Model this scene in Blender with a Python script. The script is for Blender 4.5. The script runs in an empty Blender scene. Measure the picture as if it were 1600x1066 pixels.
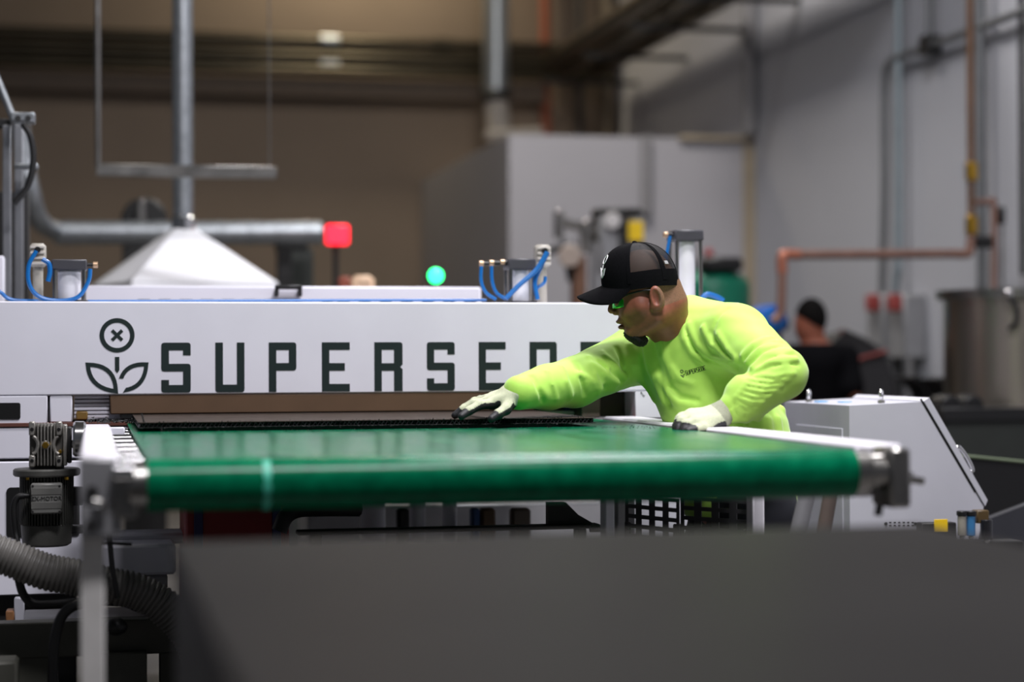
import bpy, math
import numpy as np
from mathutils import Vector, Matrix
from mathutils.geometry import tessellate_polygon
from math import pi, sin, cos, atan, atan2, radians

SC = bpy.context.scene
COL = SC.collection
V = lambda *a: np.array(a, float)

# ------------------------------------------------------------------ camera
F = 3000.0
CZ = 1.10
TH, PH, AL = atan(655 / F), 27.5 / F, .004
_z = V(0, 0, 1); _f0 = V(sin(TH), cos(TH), 0); _r0 = V(cos(TH), -sin(TH), 0)
FW = _f0 * cos(PH) + _z * sin(PH); _u0 = _z * cos(PH) - _f0 * sin(PH)
CR = cos(AL) * _r0 - sin(AL) * _u0
CU = sin(AL) * _r0 + cos(AL) * _u0
CC = V(0, 0, CZ)
cam = bpy.data.cameras.new('camera'); camo = bpy.data.objects.new('camera', cam); COL.objects.link(camo)
cam.sensor_fit = 'HORIZONTAL'; cam.sensor_width = 36; cam.lens = F / 1600 * 36
cam.clip_start = .05; cam.clip_end = 100
m = Matrix.Identity(4)
for i in range(3):
    m[i][0], m[i][1], m[i][2], m[i][3] = CR[i], CU[i], -FW[i], CC[i]
camo.matrix_world = m
cam.dof.use_dof = True; cam.dof.focus_distance = 5.2; cam.dof.aperture_fstop = 1.3
SC.camera = camo
SC.view_settings.view_transform = 'Standard'; SC.view_settings.look = 'None'
SC.view_settings.gamma = 1; SC.view_settings.use_curve_mapping = False
SC.view_settings.exposure = 0.0

def ray(x, y): return FW + (x - 800) / F * CR + (533 - y) / F * CU
def P(x, y, d): return CC + d * ray(x, y)
def _pl(x, y, ax, v):
    r = ray(x, y); return CC + (v - CC[ax]) / r[ax] * r
def PX(x, y, v): return _pl(x, y, 0, v)
def PY(x, y, v): return _pl(x, y, 1, v)
def PZ(x, y, v): return _pl(x, y, 2, v)

# ------------------------------------------------------------------ world + lamps of the hall
w = bpy.data.worlds.new('world'); SC.world = w; w.use_nodes = True
w.node_tree.nodes['Background'].inputs[0].default_value = (.80, .86, 1, 1)
w.node_tree.nodes['Background'].inputs[1].default_value = .07

def area(name, loc, size, energy, col=(1, 1, 1), aim=None):
    l = bpy.data.lights.new(name, 'AREA'); l.shape = 'RECTANGLE'; l.size, l.size_y = size
    l.energy = energy; l.color = col
    o = bpy.data.objects.new(name, l); o.location = loc; COL.objects.link(o)
    if aim is not None:
        o.rotation_euler = (Vector(aim) - Vector(loc)).to_track_quat('-Z', 'Y').to_euler()
    return o
area('high_bay_lamp', (1.9, 4.2, 4.9), (1.0, .6), 172, (1, .965, 1))
area('high_bay_lamp', (1.0, 1.8, 5.6), (1.4, .5), 250, (.97, .945, 1))
area('high_bay_lamp', (2.6, 7.6, 5.8), (1.4, .5), 175, (.955, .955, 1))
area('high_bay_lamp', (2.9, 12.0, 6.0), (1.4, .5), 170, (1, .95, .9))
area('high_bay_lamp', (-1.5, 8.0, 6.0), (1.4, .5), 50, (1, .95, .9))
area('high_bay_lamp', (2.5, 18.0, 6.3), (1.0, .5), 75, (1, .86, .62))

# ------------------------------------------------------------------ materials
def lin(c): return tuple(((x / 255) / 12.92 if x / 255 <= .04045 else ((x / 255 + .055) / 1.055) ** 2.4) for x in c)
MATS = {}
def M(name, rgb, rough=.5, metal=0, var=.08, scale=12, bump=0, bscale=60, alpha=1, spec=.5, coat=0, emit=0, sheen=0, stretch=None, rvar=0, trans=0, sss=0):
    if name in MATS: return MATS[name]
    mt = bpy.data.materials.new(name); mt.use_nodes = True
    nt = mt.node_tree; b = nt.nodes['Principled BSDF']; N = nt.nodes.new; L = nt.links.new
    c = lin(rgb); tc = N('ShaderNodeTexCoord'); src = tc.outputs['Object']
    if stretch:
        mp = N('ShaderNodeMapping'); mp.inputs['Scale'].default_value = stretch; L(src, mp.inputs[0]); src = mp.outputs[0]
    nz = N('ShaderNodeTexNoise'); nz.inputs['Scale'].default_value = scale; nz.inputs['Detail'].default_value = 5; L(src, nz.inputs['Vector'])
    rp = N('ShaderNodeValToRGB')
    rp.color_ramp.elements[0].position = .3; rp.color_ramp.elements[1].position = .7
    rp.color_ramp.elements[0].color = (*[max(0, x * (1 - var)) for x in c], 1)
    rp.color_ramp.elements[1].color = (*[min(1, x * (1 + var)) for x in c], 1)
    L(nz.outputs[0], rp.inputs[0]); L(rp.outputs[0], b.inputs['Base Color'])
    b.inputs['Roughness'].default_value = rough; b.inputs['Metallic'].default_value = metal
    b.inputs['Specular IOR Level'].default_value = spec; b.inputs['Coat Weight'].default_value = coat
    b.inputs['Alpha'].default_value = alpha; b.inputs['Transmission Weight'].default_value = trans
    if sheen: b.inputs['Sheen Weight'].default_value = sheen
    if sss:
        b.inputs['Subsurface Weight'].default_value = sss; b.inputs['Subsurface Radius'].default_value = (.02, .008, .004)
        b.inputs['Subsurface Scale'].default_value = .4
    if rvar:
        mr = N('ShaderNodeMapRange'); L(nz.outputs[0], mr.inputs[0])
        mr.inputs[3].default_value = max(.02, rough - rvar); mr.inputs[4].default_value = rough + rvar; L(mr.outputs[0], b.inputs['Roughness'])
    if bump:
        n2 = N('ShaderNodeTexNoise'); n2.inputs['Scale'].default_value = bscale; n2.inputs['Detail'].default_value = 3; L(tc.outputs['Object'], n2.inputs['Vector'])
        bp = N('ShaderNodeBump'); bp.inputs['Strength'].default_value = bump; bp.inputs['Distance'].default_value = .01
        L(n2.outputs[0], bp.inputs['Height']); L(bp.outputs[0], b.inputs['Normal'])
    if emit:
        b.inputs['Emission Color'].default_value = (*c, 1); b.inputs['Emission Strength'].default_value = emit
    MATS[name] = mt
    return mt
WHITE = M('white_paint', (230, 230, 240), .42, var=.03, scale=5, rvar=.06)
GREYP = M('grey_paint', (196, 196, 205), .45, var=.04, scale=6)
LGREY = M('light_grey_metal', (150, 150, 152), .45, .3)
INK = M('black_green_ink', (22, 38, 38), .5, var=.05)
BLACK = M('black_plastic', (16, 16, 17), .45)
RUBBER = M('black_rubber', (14, 14, 15), .55)
CHROME = M('chrome', (215, 215, 215), .16, 1)
STEEL = M('steel', (150, 148, 144), .3, 1, rvar=.08)
GALV = M('galvanised', (165, 170, 174), .38, .85, var=.15, scale=30)
CAST = M('cast_aluminium', (150, 148, 142), .45, .7, bump=.15, bscale=200)
MOTOR = M('motor_grey', (88, 88, 84), .5, .3, bump=.1, bscale=250)
BRASS = M('brass', (190, 150, 60), .3, 1)
BLUE = M('blue_tube', (14, 104, 178), .35)
COPPER = M('copper', (134, 102, 90), .5, .45, var=.25, scale=5)
DARKST = M('dark_steel', (44, 44, 44), .5, .3)
OLIVE = M('olive_steel', (80, 80, 72), .55, .2)
BROWN = M('brown_platen', (96, 74, 55), .5, var=.15, scale=4)
BELT = M('green_belt', (0, 102, 68), .22, var=.22, scale=5, stretch=(6, .7, 6), rvar=.08, spec=.12)
HOSE = M('grey_hose', (98, 96, 92), .4)
RED = M('red_plastic', (150, 20, 24), .4)
YEL = M('yellow_label', (240, 200, 20), .5)
BOARD = M('dark_board', (43, 42, 41), .42, var=.06, scale=3, spec=.004)
BLKBRD = M('black_recycled_board', (18, 18, 19), .5, var=.3, scale=90, bump=.5, bscale=300)
SHIRT = M('neon_fabric', (190, 239, 98), .7, var=.03, scale=30, bump=.05, bscale=900, sheen=.3)
SKIN = M('skin', (146, 86, 66), .5, var=.14, scale=60, bump=.06, bscale=500, sss=.12)
HAIRY = M('stubble', (128, 94, 70), .6, var=.2, scale=300)
GLOVE = M('glove_knit', (203, 208, 176), .85, var=.08, scale=200, bump=.25, bscale=600)
COATED = M('glove_coating', (30, 30, 34), .5, bump=.2, bscale=400)
CUFF = M('glove_cuff', (160, 163, 140), .85, var=.12, scale=300, bump=.3, bscale=700)
CLOTHB = M('black_cloth', (15, 15, 17), .85, var=.2, scale=200, bump=.1, bscale=900, spec=.04)
MESHB = M('cap_mesh', (20, 18, 20), .7, alpha=.42)
WHT = M('white_thread', (235, 235, 235), .7)
BEARD = M('beard', (20, 17, 15), .7, var=.4, scale=300, bump=.8, bscale=500)
DENIM = M('dark_trousers', (40, 42, 50), .8)

# ------------------------------------------------------------------ mesh tools
ORG = {}
def unit(v): v = np.asarray(v, float); return v / np.linalg.norm(v)
def frame(d):
    d = unit(d); a = V(0, 0, 1) if abs(d[2]) < .9 else V(1, 0, 0)
    u = unit(np.cross(a, d)); return u, np.cross(d, u), d
class MB:
    def __init__(s): s.v = []; s.f = []
    def add(s, vs, fs):
        n = len(s.v); s.v += [tuple(map(float, x)) for x in vs]; s.f += [tuple(i + n for i in f) for f in fs]; return s
    def box(s, a, b, c=.003, rot=0, piv=None):
        a, b = np.minimum(a, b).astype(float), np.maximum(a, b).astype(float); m_, h = (a + b) / 2, (b - a) / 2
        c = min(c, .45 * h.min()); vs = []
        for sx in (-1, 1):
            for sy in (-1, 1):
                for sz in (-1, 1):
                    for ax in range(3):
                        q = V(sx, sy, sz) * (h - c); q[ax] = (sx, sy, sz)[ax] * h[ax]; vs.append(m_ + q)
        I = lambda sx, sy, sz, ax: (((sx > 0) * 2 + (sy > 0)) * 2 + (sz > 0)) * 3 + ax
        fs = []
        for ax in range(3):
            o1, o2 = [i for i in range(3) if i != ax]
            for sg in (-1, 1):
                q = []
                for p1, p2 in ((-1, -1), (1, -1), (1, 1), (-1, 1)):
                    t = [0, 0, 0]; t[ax] = sg; t[o1] = p1; t[o2] = p2; q.append(I(*t, ax))
                if (sg > 0) == (ax == 1): q.reverse()
                fs.append(q)
        for ax in range(3):
            o1, o2 = [i for i in range(3) if i != ax]
            for p1 in (-1, 1):
                for p2 in (-1, 1):
                    t = [0, 0, 0]; t[o1] = p1; t[o2] = p2
                    lo = list(t); lo[ax] = -1; hi = list(t); hi[ax] = 1
                    q = [I(*lo, o1), I(*hi, o1), I(*hi, o2), I(*lo, o2)]
                    if (p1 * p2 > 0) == (ax == 1): pass
                    else: q.reverse()
                    fs.append(q)
        for sx in (-1, 1):
            for sy in (-1, 1):
                for sz in (-1, 1):
                    q = [I(sx, sy, sz, i) for i in range(3)]
                    if sx * sy * sz < 0: q.reverse()
                    fs.append(q)
        if rot:
            pv = m_ if piv is None else np.asarray(piv, float); cr, sr = cos(rot), sin(rot)
            vs = [pv + V(cr * (x - pv)[0] - sr * (x - pv)[1], sr * (x - pv)[0] + cr * (x - pv)[1], (x - pv)[2]) for x in vs]
        return s.add(vs, fs)
    def tube(s, pts, r, n=12, cap=True):
        pts = [np.asarray(p, float) for p in pts]; rs = r if hasattr(r, '__len__') else [r] * len(pts)
        vs = []; fs = []; u = None
        for i, p in enumerate(pts):
            d = unit((pts[min(i + 1, len(pts) - 1)] - pts[max(i - 1, 0)]))
            if u is None: u, w_, _ = frame(d)
            else:
                u = unit(u - d * np.dot(u, d)); w_ = np.cross(d, u)
            for k in range(n):
                a = 2 * pi * k / n; vs.append(p + rs[i] * (cos(a) * u + sin(a) * w_))
        for i in range(len(pts) - 1):
            for k in range(n):
                fs.append((i * n + k, i * n + (k + 1) % n, (i + 1) * n + (k + 1) % n, (i + 1) * n + k))
        if cap:
            fs.append(tuple(range(n))[::-1]); fs.append(tuple((len(pts) - 1) * n + k for k in range(n)))
        return s.add(vs, fs)
    def cyl(s, a, b, r, n=24, c=None):
        a, b = np.asarray(a, float), np.asarray(b, float); d = unit(b - a); L = np.linalg.norm(b - a)
        c = min(r * .12, L * .2) if c is None else c
        return s.tube([a, a + d * 1e-5, a + d * c, b - d * c, b - d * 1e-5, b], [r - c, r - c, r, r, r - c, r - c], n) if c else s.tube([a, b], r, n)
    def lathe(s, o, d, prof, n=32, cap=True):
        u, w_, d = frame(d); o = np.asarray(o, float)
        return s.tube_rings([(o + d * h, r) for h, r in prof], u, w_, n, cap)
    def tube_rings(s, rings, u, w_, n, cap):
        vs = []; fs = []
        for p, r in rings:
            for k in range(n):
                a = 2 * pi * k / n; vs.append(p + max(r, 1e-5) * (cos(a) * u + sin(a) * w_))
        for i in range(len(rings) - 1):
            for k in range(n):
                fs.append((i * n + k, i * n + (k + 1) % n, (i + 1) * n + (k + 1) % n, (i + 1) * n + k))
        if cap:
            fs.append(tuple(range(n))[::-1]); fs.append(tuple((len(rings) - 1) * n + k for k in range(n)))
        return s.add(vs, fs)
    def prism(s, loops, o, ex, ey, ez, h):
        """2-D loops (outer, then holes) in the plane o+x*ex+y*ey, extruded h along ez"""
        o, ex, ey, ez = [np.asarray(q, float) for q in (o, ex, ey, ez)]
        flat = [p for lp in loops for p in lp]; n = len(flat)
        tri = tessellate_polygon([[Vector((p[0], p[1], 0)) for p in lp] for lp in loops])
        vs = [o + p[0] * ex + p[1] * ey for p in flat] + [o + p[0] * ex + p[1] * ey + h * ez for p in flat]
        fs = []
        for t in tri:
            a, b, c = (flat[i] for i in t)
            ccw = (b[0] - a[0]) * (c[1] - a[1]) - (b[1] - a[1]) * (c[0] - a[0]) > 0
            t = t if ccw else t[::-1]
            fs.append(tuple(i + n for i in t)); fs.append(tuple(t[::-1]))
        k = 0
        for li, lp in enumerate(loops):
            m_ = len(lp); ar = sum(lp[i][0] * lp[(i + 1) % m_][1] - lp[(i + 1) % m_][0] * lp[i][1] for i in range(m_))
            for i in range(m_):
                a, b = k + i, k + (i + 1) % m_
                q = (a, b, b + n, a + n)
                fs.append(q if (ar > 0) == (li == 0) else q[::-1])
            k += m_
        return s.add(vs, fs)
    def ball(s, c, r, n=16, sc=(1, 1, 1)):
        c = np.asarray(c, float); rings = []
        vs = []; fs = []
        m_ = n // 2
        for i in range(m_ + 1):
            t = pi * i / m_
            for k in range(n):
                a = 2 * pi * k / n
                vs.append(c + r * V(sin(t) * cos(a) * sc[0], sin(t) * sin(a) * sc[1], -cos(t) * sc[2]) + (1e-6 * V(cos(a), sin(a), 0) if i in (0, m_) else 0))
        for i in range(m_):
            for k in range(n):
                fs.append((i * n + k, i * n + (k + 1) % n, (i + 1) * n + (k + 1) % n, (i + 1) * n + k))
        fs.append(tuple(range(n))[::-1]); fs.append(tuple(m_ * n + k for k in range(n)))
        return s.add(vs, fs)
    def build(s, name, mat, parent=None, label=None, smooth=40, **kw):
        return link_mesh(name, s.v, s.f, mat, parent, label, smooth, **kw)

def link_mesh(name, vs, fs, mat, parent=None, label=None, smooth=40, mats=None, midx=None, **kw):
    vs = np.asarray(vs, float)
    if parent is not None: org = ORG[parent.name]
    else: org = V((vs[:, 0].min() + vs[:, 0].max()) / 2, (vs[:, 1].min() + vs[:, 1].max()) / 2, vs[:, 2].min())
    me = bpy.data.meshes.new(name); me.from_pydata((vs - org).tolist(), [], [list(map(int, f)) for f in fs])
    for m_ in (mats or [mat]): me.materials.append(m_)
    if midx is not None: me.polygons.foreach_set('material_index', np.asarray(midx, np.int32))
    if smooth:
        me.polygons.foreach_set('use_smooth', [True] * len(me.polygons))
        if smooth < 180: me.set_sharp_from_angle(angle=radians(smooth))
    me.update()
    o = bpy.data.objects.new(name, me); COL.objects.link(o)
    if parent is not None: o.parent = parent
    else: o.location = org
    ORG[o.name] = org
    if label: o['label'] = label
    for k, v_ in kw.items(): o[k] = v_
    return o
def thing(name, label, cat, loc, group=None):
    o = bpy.data.objects.new(name, None); COL.objects.link(o); o.location = loc; o.empty_display_size = .05
    o['label'] = label; o['category'] = cat
    if group: o['group'] = group
    ORG[o.name] = np.asarray(loc, float); return o
def tag(o, label, cat, group=None):
    o['label'] = label; o['category'] = cat
    if group: o['group'] = group
    return o
def struct(o): o['kind'] = 'structure'; return o
def stuff(o): o['kind'] = 'stuff'; return o
def bx(name, a, b, mat, parent=None, c=.003, label=None, **kw): return MB().box(a, b, c).build(name, mat, parent, label, **kw)
def cy(name, a, b, r, mat, parent=None, n=24, label=None, **kw): return MB().cyl(a, b, r, n).build(name, mat, parent, label, **kw)
def spline(pts, n=8):
    pts = [np.asarray(p, float) for p in pts]; q = [2 * pts[0] - pts[1]] + pts + [2 * pts[-1] - pts[-2]]; out = []
    for i in range(1, len(q) - 2):
        for k in range(n):
            t = k / n; a, b, c, d = q[i - 1:i + 3]
            out.append(.5 * (2 * b + (c - a) * t + (2 * a - 5 * b + 4 * c - d) * t * t + (3 * b - a - 3 * c + d) * t ** 3))
    out.append(pts[-1]); return out
def tb(name, pts, r, mat, parent=None, n=10, sm=True, label=None, k=8, **kw):
    return MB().tube(spline(pts, k) if sm else pts, r, n).build(name, mat, parent, label, **kw)
def text_mesh(name, txt, mat, parent, o, ex, ey, size, depth=.0015):
    c = bpy.data.curves.new(name, 'FONT'); c.body = txt; c.size = 1; c.align_x = 'CENTER'; c.align_y = 'CENTER'; c.extrude = .02
    t = bpy.data.objects.new(name, c); COL.objects.link(t); bpy.context.view_layer.update()
    me = bpy.data.meshes.new_from_object(t.evaluated_get(bpy.context.evaluated_depsgraph_get())); bpy.data.objects.remove(t)
    ex, ey = unit(ex), unit(ey); ez = np.cross(ex, ey)
    vs = [np.asarray(o) + size * (v.co.x * ex + v.co.y * ey) + v.co.z / .02 * depth / 2 * ez for v in me.vertices]
    return link_mesh(name, vs, [p.vertices[:] for p in me.polygons], mat, parent, smooth=0)

# ------------------------------------------------------------------ signed-distance sculpting (bodies, clothes, gloves)
def smin(a, b, k):
    h = np.clip(.5 + .5 * (b - a) / k, 0, 1); return b + (a - b) * h - k * h * (1 - h)
def smax(a, b, k): return -smin(-a, -b, k)
def cone(p, a, b, ra, rb):
    ba = b - a; h = np.clip(((p - a) @ ba) / (ba @ ba), 0, 1)
    return np.linalg.norm(p - a - h[:, None] * ba, axis=1) - (ra + h * (rb - ra))
def ell(p, c, ax, r):
    q = (p - c) @ np.asarray(ax).T; r = np.asarray(r, float)
    k0 = np.linalg.norm(q / r, axis=1); k1 = np.linalg.norm(q / (r * r), axis=1) + 1e-9
    return k0 * (k0 - 1) / k1
def chain(p, pts, rs, k=.01):
    d = None
    for i in range(len(pts) - 1):
        c = cone(p, pts[i], pts[i + 1], rs[i], rs[i + 1]); d = c if d is None else smin(d, c, k)
    return d
def sdf_mesh(fn, lo, hi, h, slack=2.0):
    lo, hi = np.asarray(lo, float), np.asarray(hi, float); B = 8
    nb = np.ceil((hi - lo) / (h * B)).astype(int); n = nb * B
    bc = np.stack(np.meshgrid(*[np.arange(k) for k in nb], indexing='ij'), -1).reshape(-1, 3)
    cen = lo + (bc * B + (B - 1) / 2) * h
    dc = fn(cen); near = np.abs(dc) < slack * h * B * .87 + .012
    val = np.repeat(np.repeat(np.repeat(np.where(dc < 0, -1., 1.).reshape(nb).astype(np.float32), B, 0), B, 1), B, 2)
    loc = np.stack(np.meshgrid(*[np.arange(B)] * 3, indexing='ij'), -1).reshape(-1, 3)
    idx = (bc[near][:, None, :] * B + loc[None]).reshape(-1, 3)
    for s in range(0, len(idx), 400000):
        ii = idx[s:s + 400000]; val[ii[:, 0], ii[:, 1], ii[:, 2]] = fn(lo + ii * h)
    ins = val < 0
    cs = [(0, 0, 0), (1, 0, 0), (0, 1, 0), (1, 1, 0), (0, 0, 1), (1, 0, 1), (0, 1, 1), (1, 1, 1)]
    sl = lambda c: tuple(slice(c[i], n[i] - 1 + c[i]) for i in range(3))
    cnt = sum(ins[sl(c)].astype(np.int8) for c in cs)
    act = np.argwhere((cnt > 0) & (cnt < 8))
    cv = np.stack([val[act[:, 0] + c[0], act[:, 1] + c[1], act[:, 2] + c[2]] for c in cs], 1)
    acc = np.zeros((len(act), 3)); num = np.zeros(len(act)); ca = np.array(cs, float)
    for a in range(8):
        for b in range(a + 1, 8):
            if np.abs(ca[a] - ca[b]).sum() != 1: continue
            x = (cv[:, a] < 0) != (cv[:, b] < 0); t = cv[x, a] / (cv[x, a] - cv[x, b])
            acc[x] += ca[a] + t[:, None] * (ca[b] - ca[a]); num[x] += 1
    vs = lo + (act + acc / num[:, None]) * h
    vid = np.full(n, -1, np.int64); vid[act[:, 0], act[:, 1], act[:, 2]] = np.arange(len(act))
    faces = []
    for ax in range(3):
        a0 = [slice(0, n[i] - 1) for i in range(3)]; a1 = list(a0); a1[ax] = slice(1, n[ax])
        e = np.argwhere(ins[tuple(a0)] != ins[tuple(a1)]); o1, o2 = (ax + 1) % 3, (ax + 2) % 3
        e = e[(e[:, o1] > 0) & (e[:, o2] > 0)]
        q = []
        for s1, s2 in ((0, 0), (1, 0), (1, 1), (0, 1)):
            c = e.copy(); c[:, o1] -= s1; c[:, o2] -= s2; q.append(vid[c[:, 0], c[:, 1], c[:, 2]])
        q = np.stack(q, 1); fl = ~ins[e[:, 0], e[:, 1], e[:, 2]]; q[fl] = q[fl][:, ::-1]
        faces.append(q[(q >= 0).all(1)])
    return vs, np.concatenate(faces)
def trace(fn, px, py, d0, steps=80):
    r = ray(px, py); d = d0
    for _ in range(steps):
        p = CC + d * r; s = float(fn(p[None])[0]); d += .8 * s
        if abs(s) < 5e-4: break
    return CC + d * r

# ================================================================== SETTING
YW, XW = 18.8, 5.2
WALLB = M('back_wall_paint', (140, 124, 108), .8, var=.05, scale=1.5)
WALLR = M('right_wall_paint', (174, 175, 182), .75, var=.03, scale=1)
ENCL = M('enclosure_paint', (172, 170, 175), .7, var=.03, scale=1)
FLOOR = M('concrete_floor', (92, 90, 88), .45, var=.15, scale=2)
struct(bx('floor', (-7, -4, -.1), (9, 19.5, 0), FLOOR, c=.001))
struct(bx('wall_back', (-7, YW, 0), (XW + .2, YW + .2, 7), WALLB, c=.001))
struct(bx('wall_right', (XW, -4, 0), (XW + .2, YW, 7), WALLR, c=.001))
struct(bx('ceiling', (-7, -4, 7), (XW + .2, YW + .2, 7.15), M('ceiling_deck', (120, 118, 114), .7), c=.001))
# white enclosure in the far corner
YE = 14.7
e0 = PY(795, 210, YE); zt = e0[2]
rm = struct(MB().box((e0[0], YE, 0), (XW - .001, YW - .001, zt), .002).build('wall_partition', ENCL))
b0 = PY(1060, 210, YE)
struct(bx('trim_1', (b0[0], YE - .06, zt - .02), (XW - .02, YE - .002, zt + .02), M('beige_trim', (164, 150, 128), .6)))
pt = PY(1170, 215, YE)
struct(bx('trim_2', (pt[0] - .05, YE - .05, 0), (pt[0] + .05, YE - .002, zt - .05), MATS['beige_trim']))

# ================================================================== BACKGROUND, FAR
# conduits along the back wall
DPIPE = M('dark_conduit', (78, 72, 60), .34, .8, var=.2, scale=2)
for i, (py, r) in enumerate(((62, .045), (75, .03), (87, .042), (98, .03), (110, .045))):
    a = PY(-60, py + 1, YW - .25); b = PY(962, py - 1, YW - .25); b[2] = a[2] = PY(480, py, YW - .25)[2]
    t = thing('conduit_pipe', 'dark metal conduit on the back wall, %s of the five running level' % ('topmost', 'second from the top', 'middle one', 'second from the bottom', 'lowest')[i], 'pipe', a)
    cy('pipe', a, b, r, DPIPE, t)
    for px in ((515, 690) if i in (0, 3) else ()):
        c = PY(px, py, YW - .25); c[2] = a[2]; cy('coupling', c - V(.09, 0, 0), c + V(.09, 0, 0), r * 1.25, GALV if px == 515 else DPIPE, t)
t = tag(bx('cable_trough', (PY(-60, 128, YW - .2)[0], YW - .25, PY(400, 150, YW - .2)[2]), (XW - .8, YW - .002, PY(400, 120, YW - .2)[2]), M('brown_trough', (84, 72, 62), .7)), 'brown level trough under the row of conduits on the back wall', 'cable trough')
# pipes along the right wall turning toward the camera
for i, (x, z) in enumerate(((4.36, 4.0), (4.52, 3.92), (4.68, 4.0), (4.84, 3.92))):
    tag(cy('overhead_pipe', (x, 11.0, z), (x, YW - .5, z), .075, DPIPE), 'dark overhead pipe running forward along the right wall, %s' % ('furthest from the wall', 'second furthest from the wall', 'second nearest the wall', 'closest to the wall')[i], 'pipe')
for i, y in enumerate((13.6, 14.9, 16.4, 18.0)):
    t = tag(bx('pipe_hanger', (4.25, y, 3.76), (XW - .002, y + .06, 3.80), DARKST), 'dark strut bracket carrying the overhead pipes, number %s from the back corner' % ('four', 'three', 'two', 'one')[i], 'bracket')
# vertical ducts and pipes by the back wall
a = PY(775, -60, 17.9); b = PY(775, 150, 17.9)
t = thing('vertical_duct', 'grey round duct dropping down the back wall above the white enclosure', 'duct', b)
cy('pipe', b, a, .125, GALV, t); cy('collar', b - V(0, 0, .04), b + V(0, 0, .05), .145, DARKST, t)
c = PY(781, 215, 17.9); cy('lower_pipe', c, b - V(0, 0, .05), .115, M('pale_duct', (168, 162, 156), .5), t)
cy('elbow_cap', c + V(-.2, -.3, -.02), c + V(.35, -.3, .02), .05, M('pale_duct', (168, 162, 156), .5), t)
for px, r, col, nm, lb in ((853, .05, (150, 82, 56), 'rust_pipe', 'rust orange pipe standing against the back wall'), (906, .04, (70, 66, 62), 'dark_pipe', 'dark thin pipe on the back wall right of the rust orange one'), (950, .06, (128, 116, 100), 'corner_pipe', 'tan pipe in the corner of the back wall')):
    p = PY(px, 215, YW - .12); tag(cy(nm, (p[0], YW - .12, zt + .01), (p[0], YW - .12, 6.9), r, M(nm, col, .55)), lb, 'pipe')
p = PY(1010, 212, YE - .05); q = PY(1010, 335, YE - .05)
tag(cy('enclosure_conduit', q, p, .045, M('pale_conduit', (140, 138, 140), .5)), 'grey conduit down the front of the white enclosure', 'conduit')
p = PX(1172, 210, XW - .06); tag(cy('wall_conduit', p, (p[0], p[1], 6.9), .06, M('pale_conduit', (140, 138, 140), .5)), 'grey conduit high on the right wall above the enclosure corner', 'conduit')
# hood, duct, hanger
HD = thing('extraction_hood', 'white pyramid extraction hood under a round steel duct', 'hood', PY(292, 445, 8.6))
hc = PY(291, 440, 8.6); zb = hc[2]; za = PY(287, 352, 8.6)[2]
W = .335
def sq(w, z, rot=.26): return [V(hc[0], hc[1] + .3, z) + w * V(cos(rot) * sx - sin(rot) * sy, sin(rot) * sx + cos(rot) * sy, 0) for sx, sy in ((-1, -1), (1, -1), (1, 1), (-1, 1))]
b = MB(); L = [sq(W, zb - .03), sq(W, zb), sq(.05, za)]
vs = [p for l in L for p in l]; fs = [(i * 4 + k, i * 4 + (k + 1) % 4, (i + 1) * 4 + (k + 1) % 4, (i + 1) * 4 + k) for i in range(2) for k in range(4)] + [(8, 9, 10, 11), (3, 2, 1, 0)]
HW = M('hood_white', (236, 236, 240), .4, var=.02)
b.add(vs, fs).build('canopy', HW, HD, smooth=0)
rl = MB()
for k in range(4):
    rl.tube([L[0][k], L[0][(k + 1) % 4]], .012, 8)
stuff(rl.build('lip', HW, HD))
ac = V(hc[0], hc[1] + .3, za)
cy('duct', ac + V(0, 0, .03), V(ac[0], ac[1], 6.9), .046, GALV, HD, n=28)
cy('collar', ac - V(0, 0, .02), ac + V(0, 0, .06), .054, CHROME, HD)
ST = thing('strut_hanger', 'level steel strut hung on rods across the hood duct', 'strut', PY(150, 270, 8.45))
a, b_ = PY(150, 268, 8.45), PY(432, 268, 8.45)
bx('strut', a - V(0, .02, .020), b_ + V(0, .02, .020), STEEL, ST)
for px in (153, 421):
    p = PY(px, 262, 8.47); tb('rod', [p, (p[0], p[1], 6.95)], .012 if px < 200 else .003, STEEL, ST, sm=False)
a, b_ = PY(85, 364, 10.2), PY(503, 364, 10.2)
LVD = t = thing('level_duct', 'level galvanised spiral duct behind the hood', 'duct', a)
cy('pipe', a, b_, .062, GALV, t)
for k in range(9):
    c = a + (b_ - a) * (k + .5) / 9; cy('seam', c - V(.008, 0, 0), c + V(.008, 0, 0), .066, GALV, t)
for c, r in ((PY(300, 380, 10.4), 'left'), (PY(445, 400, 10.4), 'right')):
    bx('support', (c[0] - .04, c[1], 0), (c[0] + .04, c[1] + .08, c[2] + .1), DARKST, t)
# flexible duct and machine behind left
tb('flexible_elbow', [PY(30, 190, 9.9), PY(38, 250, 9.9), PY(48, 300, 9.9), PY(62, 345, 10.0), PY(90, 364, 10.2)], .05, GALV, LVD)
t = thing('rotary_valve', 'dark round blower housing behind the hood duct', 'blower', PY(225, 440, 10.8) * V(1, 1, 0))
c = PY(226, 345, 10.8); cy('housing', c, c + V(0, .2, 0), .13, DARKST, t); bx('stand', (c[0] - .12, c[1], 0), (c[0] + .12, c[1] + .2, c[2] - .1), DARKST, t)
cy('pipe', PY(219, 312, 10.7), PY(219, 352, 10.7), .03, STEEL, t)
t = thing('dark_cabinet', 'dark equipment block below the right end of the level duct', 'equipment', PY(450, 440, 10.6) * V(1, 1, 0))
a, b_ = PY(445, 388, 10.6), PY(490, 470, 10.6); bx('body', (a[0], a[1], 0), (b_[0], a[1] + .3, a[2]), M('green_black', (44, 48, 44), .5), t); bx('top_cap', (a[0] - .03, a[1] - .02, a[2]), (b_[0] - .03, a[1] + .3, a[2] + .05), BLACK, t)
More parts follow.
